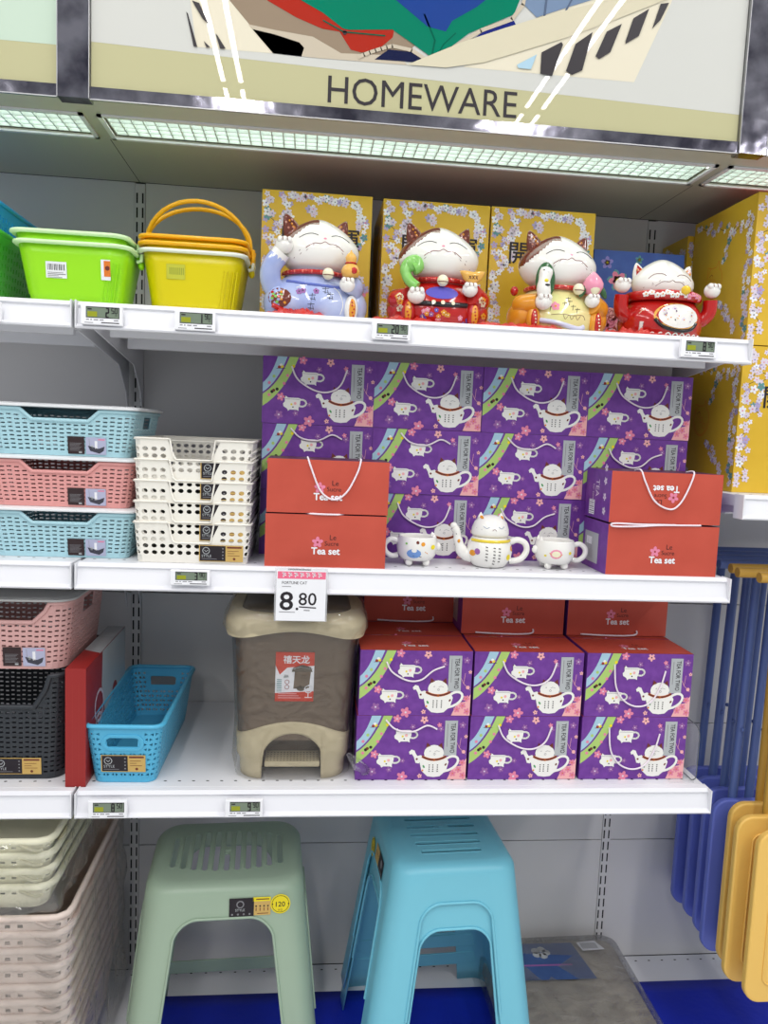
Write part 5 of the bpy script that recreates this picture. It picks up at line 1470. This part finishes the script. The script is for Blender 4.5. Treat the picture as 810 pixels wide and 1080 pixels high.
# blue stools: slots run side to side, two nested
sl = []; det = []
for j in range(7):
    y = -.098+j*.0327; L = .076-.012*(abs(j-3)/3)**2
    if j == 3: sl += [rr2(-L, -.016, y-.0042, y+.0042, .004), rr2(.016, L, y-.0042, y+.0042, .004)]
    else: sl.append(rr2(-L, L, y-.0042, y+.0042, .004))
    det.append((-L*.95, y-.0068, L*.95, y-.0068, .0014)); det.append((-L*.95, y+.0068, L*.95, y+.0068, .0014))
H2 = .452
def bs(a):
    a.ly = 1; a.poly([(.010, -.02), (.050, -.02), (.050, .013), (.010, .013)], INK); a.rect(-.022, .010, -.018, .012, GOLD); a.ly = 2; a.circ(.034, .002, .007, GREYP, 12); a.line([(.018, -.012), (.044, -.012)], .002, GREYP)
    for k in range(4): a.circ(-.016+k*.0065, .0, .002, BRNP, 6)
    a.ly = 2; a.circ(-.050, -.012, .0165, YELP, 24); a.ly = 3; a.ring(-.050, -.012, .0140, .0008, INK, 20); a.text('120', -.050, -.0165, .0115, INK, align='C', bold=.01)
def bfn(x, z, l):
    x = x*1.2; z = z*1.2
    zz = H2-.058+z; t = 1-zz/H2
    return V((-(.126+.060*t)-.0016-l, -x, zz))
def mk_blue(lab, z, st):
    return stool(lab, (.708, -.262, HD_+z), SKYB, .252, .312, H2, (.060, .034), (.380, .062, .034), sl, group='nested sky blue stools', rz=.06, arch2=(.372, .080, .040), detail=det, stickers=(bfn, bs, 'l') if st else None, cr_=(.044, .036), brace=(.045, .095))
mk_blue('sky blue plastic stool on top of the nested pair, yellow 120 sticker', .055, True)
mk_blue('sky blue plastic stool nested underneath the other blue stool', 0, False)
# ------------------------------------------------------------ blue mat and packed mat on the base deck
MATB = mat('cobalt_blue_mat', (10, 38, 182), .55, var=.2, vscale=5, bump=.5, bscale=40)
b = MB(); nx, ny = 60, 10; vs = []
for j in range(ny+1):
    for i in range(nx+1):
        x = .04+1.9*i/nx; y = -.10-.41*j/ny; vs.append((x, y, HD_+.0012+.0006*math.sin(i*.9)*math.sin(j)))
b.add(vs, [(j*(nx+1)+i, (j+1)*(nx+1)+i, (j+1)*(nx+1)+i+1, j*(nx+1)+i+1) for j in range(ny) for i in range(nx)], MATB, True)
for_stools = b.build('blue_floor_sheet', solid=.001, recalc=False); tag(for_stools, 'cobalt blue plastic sheet lying on the base deck under the stools', 'sheet')
o = E('packed_floor_mat', 'grey-beige fabric pack in clear film with blue label behind the stools', 'package', (1.045, -.215, HD_+.003), 0)
FAB = mat('grey_beige_fabric', (178, 170, 156), .9, c2=(146, 138, 126), vscale=18, bump=.5, bscale=60)
b = MB()
def pk(e, z): return [V((p.x, p.y, z+.004*math.sin(p.x*30)*math.sin(p.y*24))) for p in rrect(.175-e, .185-e, .03, 0, 6)]
b.loft([pk(.006, .0045), pk(0, .02), pk(0, .055), pk(.012, .070), pk(.05, .074), pk(.1, .075)], FAB); b.build('fabric_pack', o)
b = MB(); a = Art(b, (0, 0, .0840), **TOP); LBB = mat('slate_blue_label', (58, 92, 150), .4, c2=(48, 80, 136), vscale=20)
a.ly = 1; a.poly([(-.160, .02), (-.150, .150), (.055, .150), (.075, .02)], LBB); a.ly = 2
for k in range(5): a.circ(-.035+.014*math.cos(k*1.25), .115+.012*math.sin(k*1.25), .011, SILV, 8)
a.line([(-.12, .07), (.03, .07)], .006, PLUM)
a.poly([(.075, .118), (.068, .150), (.118, .156), (.134, .122)], PAPER); a.ly = 3
for k in range(8): a.line([(.080+k*.0052, .126), (.078+k*.0052, .147)], .002, INK)
b.build('blue_label', o, recalc=False)
film('wrap_film', amt=.35, bscale=26)
b = MB(); b.loft([[V((p.x*1.02, p.y*1.02, p.z+.002)) for p in pk(-.004, z)] for z in (.003, .03, .065)]+[[V((p.x, p.y, p.z+.0105)) for p in pk(e, .0745)] for e in (.012, .06, .12)], MATS['wrap_film'], False, True); b.build('film_wrap', o)
# ------------------------------------------------------------ stacks of crates wrapped in film, lower left
BEI = mat('blush_beige_plastic', (230, 212, 202), .42); CRE = mat('cream_plastic', (250, 246, 218), .4)
def crate(label, loc, w, d, h, m, group, nu=64, topfold=False, slots=True):
    o = E('storage_crate', label, 'crate', loc, 0, group)
    per = Per(w/2, d/2, .028); tp = .018
    b = MB()
    def holef(u, v, i, j):
        t = u*per.T
        if v < .15: return None
        if h > .1: return ('slot', .42, .26, 0) if ((i+2) % 5 < 3 and v > .3) else None
        return ('slot', .42, .55, 0) if ((i+2) % 5 < 3 and .5 < v < .75) else None
    pt = perf_wall(b, per, h, (w/2, d/2), (w/2-tp, d/2-tp), .026, .028, nu, 5, holef, lambda u: h, m)
    b.build('slotted_wall', o, solid=.0018, weld=2e-5)
    b = MB(); rim(b, pt, lambda u: h, 72, .0072, m, sx=.8)
    b.loft([rrect(w/2-tp, d/2-tp, .026, z) for z in (0, .003)], m); b.build('rim_and_base', o)
    b = MB()
    for s in (-1, 1):
        b.tube(smoothpath([(w/2-.055, -d/2-.004, h-.004), (w/2-.030, -d/2-.006, h-.014), (w/2-.018, -d/2+.004, h-.018)], 4), .003, m, 6)
    b.build('handle_pad', o)
    return o
g = 'blush beige crates nested in a film-wrapped stack'
names = ['bottom', 'second from the bottom', 'third from the bottom', 'fourth from the bottom', 'fifth from the bottom', 'sixth from the bottom', 'seventh from the bottom', 'third from the top', 'second from the top', 'topmost']
zt_list = [.285, .315, .345, .375, .405, .435, .475, .507, .539, .571]
for k, zt in enumerate(zt_list):
    crate('blush beige crate at lower left, %s of its stack' % names[k], (-.195, -.262, zt-.15), .35, .40, .15, BEI, g)
g = 'cream crates nested on the beige stack'
names = ['bottom', 'second from the bottom', 'third from the bottom', 'topmost']
for k, zt in enumerate((.628, .658, .688, .716)):
    crate('cream crate in clear film on the beige crates, %s of four' % names[k], (-.205, -.268, zt-.05), .31, .375, .050, CRE, g, slots=k < 9)
# dark leafy content in the topmost crate
film('crate_film', tint=(250, 250, 246), amt=.30, bscale=30)
def wrap(label, cx, cy, w, d, z0, z1, seed):
    b = MB(); R = random.Random(seed); rr = []
    per = Per(w/2, d/2, .03); n = 110
    for r in range(13):
        z = z0+(z1-z0)*r/12; ring = []
        for i in range(n):
            u = i/n*per.T; e = .004*math.sin(i*1.1+r*.9)+.003*math.sin(i*.43-r*1.7)+R.uniform(-.0012, .0012)
            q = per.at(u, w/2+e, d/2+e, .03); ring.append(V((cx+q.x, cy+q.y, z+.003*math.sin(i*.7))))
        rr.append(ring)
    b.loft(rr, MATS['crate_film'], False, False)
    o = b.build('plastic_wrap', recalc=False); tag(o, label, 'plastic film')
wrap('clear crinkled film round the cream crates', -.205, -.268, .342, .405, .585, .722, 1)
wrap('clear crinkled film round the blush beige crates', -.195, -.262, .378, .424, .15, .574, 2)
# ------------------------------------------------------------ folded chairs hanging on the right
BLC = mat('blue_chair_plastic', (102, 116, 204), .4); BLC2 = mat('blue_chair_tube', (86, 106, 164), .4); YEC = mat('yellow_chair_plastic', (240, 194, 100), .4); YEC2 = mat('yellow_chair_tube', (196, 152, 62), .4)
def chair(label, x, y, z, m, mt, group, ph=.405, pw=.30, tops=1.19, bar=None, lean=.05, px=(.052, .100)):
    """folded chair hung upside down: rounded seat panel below, crossed tube legs above"""
    o = E('folded_chair', label, 'folding chair', (x, y, z), 0, group)
    b = MB()
    O = rr2(0, pw, 0, ph, .035, 8); I = rr2(.036, pw-.036, .040, ph-.038, .018, 6)
    b.prism(O, lambda a, c, d: (a, d, c), -.008, .008, m)
    b.build('seat_panel', o, bevel=.004, bseg=3)
    b = MB(); n = len(I); P = [V((a, -.0085, c)) for a, c in I]; b.tube(P, .0022, m, 6, True)
    b.build('seat_bead', o)
    L = tops-z
    for s, x0, x1 in ((0, px[0], px[0]+lean), (1, px[1], px[1]+lean)):
        b = MB(); b.tube([(x0, .012+.014*s, ph-.06), (x0*.6+x1*.4, .012+.014*s, (ph-.06)*.6+L*.4), (x1, .012+.014*s, L)], .0098, mt, 10); b.build('leg', o)
    b = MB()
    for s in (0, 1): b.ell((px[s]+lean*.32, .0, ph+.16), (.005, .004, .005), mt, 8, 6)
    b.build('rivet', o)
    b = MB(); b.tube([(-.030+lean, .030, L+.004), (pw-.02+lean, .030, L+.004)], .0105, bar or mt, 10); b.build('foot_bar', o)
    return o
g = 'blue folded chairs hung in a row at the right'
for k, (x, y, z, lab) in enumerate(((1.348, -.080, .325, 'rearmost blue folded chair against the back panel'), (1.346, -.145, .330, 'second blue folded chair from the back panel'), (1.338, -.210, .333, 'third blue folded chair from the back panel'), (1.318, -.280, .340, 'foremost blue folded chair, in front of the others'))):
    chair(lab, x, y, z, BLC, BLC2, g, ph=.362, tops=1.225, lean=.012)
g = 'yellow folded chairs hung in front of the blue ones'
for k, (x, y, z, lab) in enumerate(((1.326, -.335, .350, 'rearmost yellow folded chair next to the blue ones'), (1.312, -.385, .346, 'middle yellow folded chair, between the two other yellow ones'), (1.326, -.440, .342, 'foremost yellow folded chair at the right frame edge'))):
    chair(lab, x, y, z, YEC, YEC2, g, tops=1.225, lean=.0, ph=.372, px=(.075, .135))
o = E('display_hook', 'long grey display hook under the right shelf carrying the folded chairs', 'hook', (1.358, 0, 1.2135))
b = MB(); b.tube([(0, -.001, 0), (0, -.448, 0), (0, -.456, .006), (0, -.458, .018)], .004, mat('grey_steel_hook', (150, 150, 152), .35, metal=1), 10); b.build('hook_rod', o)
b = MB(); b.box(-.02, .02, -.004, -.0005, -.02, .02, WHT); b.build('back_plate', o)
# clear divider on the lower shelf
CLR2 = mat('clear_acrylic', (235, 240, 242), .05, alpha=.16, coat=.5); EDG = mat('acrylic_edge_grey', (90, 96, 98), .3)
o = E('clear_divider', 'clear plastic divider standing at the right end of the lower shelf', 'divider', (1.178, -.36, HC+.0005))
b = MB(); P = rr2(-.09, .09, .001, .115, .02, 5); b.prism(P, lambda a, c, d: (d, a, c), 0, .0015, CLR2); b.build('panel', o)
b = MB(); b.tube([(.0008, a, c) for a, c in P], .0009, EDG, 5, True); b.build('edge', o)
b = MB(); b.box(-.05, 0, -.085, -.04, 0, .0015, CLR2); b.build('foot', o)

# ------------------------------------------------------------ hang small parts on the part that carries them
SUBP = {'ear_lining': 'ear', 'toe_line': 'paw', 'face_lines': 'head', 'painted_pattern': ('robed_body', 'glazed_body'), 'bell': ('collar', 'scarf'), 'scarf_flower': 'scarf', 'gourd_ribbon': 'gourd',
        'ingot_writing': 'gold_ingot', 'peach_leaf': 'peach', 'sole_strip': 'hind_leg', 'painted_motif': 'cup_body', 'painted_writing': 'pot_body', 'lid_face': 'cat_head_lid', 'spout_dot': 'spout',
        'screen': 'housing', 'print': 'card', 'product_sticker': 'bin_body', 'lid_flap': 'lid_rim', 'handle_frame': 'lace_body', 'sticker': ('woven_body', 'lace_body', 'perforated_wall', 'moulded_shell'),
        'barcode_sticker': 'tub_body', 'orange_sticker': 'tub_body', 'inner_sticker': 'tub_body', 'grip_rib': 'tub_body', 'seat_bead': 'seat_panel', 'seat_rib': 'moulded_shell', 'blue_label': 'fabric_pack',
        'edge': 'panel', 'louvre_grid': 'diffuser', 'edge_trim': 'mirror_face', 'handle_pad': 'slotted_wall', 'rivet': 'leg'}
def base(o): return o.name.split('.')[0]
def mid(o):
    c = [V(q) for q in o.bound_box]; return sum(c, V((0, 0, 0)))/8
for o in list(SC.objects):
    if o.parent and o.parent.parent is None and o.type == 'MESH' and base(o) in SUBP:
        t = SUBP[base(o)]; t = (t,) if isinstance(t, str) else t
        c = [q for q in o.parent.children if base(q) in t]
        if c: o.parent = min(c, key=lambda q: (mid(q)-mid(o)).length)
for n, l in (('product_sticker', 'red and white product sticker'), ('bail_handle', 'amber bail handle'), ('gold_ingot', 'gold boat-shaped ingot'), ('gourd', 'gold gourd with red ribbon'), ('peach', 'pink peach'), ('collar', 'red braided collar')):
    for o in SC.objects:
        if base(o) == n: o['label'] = l
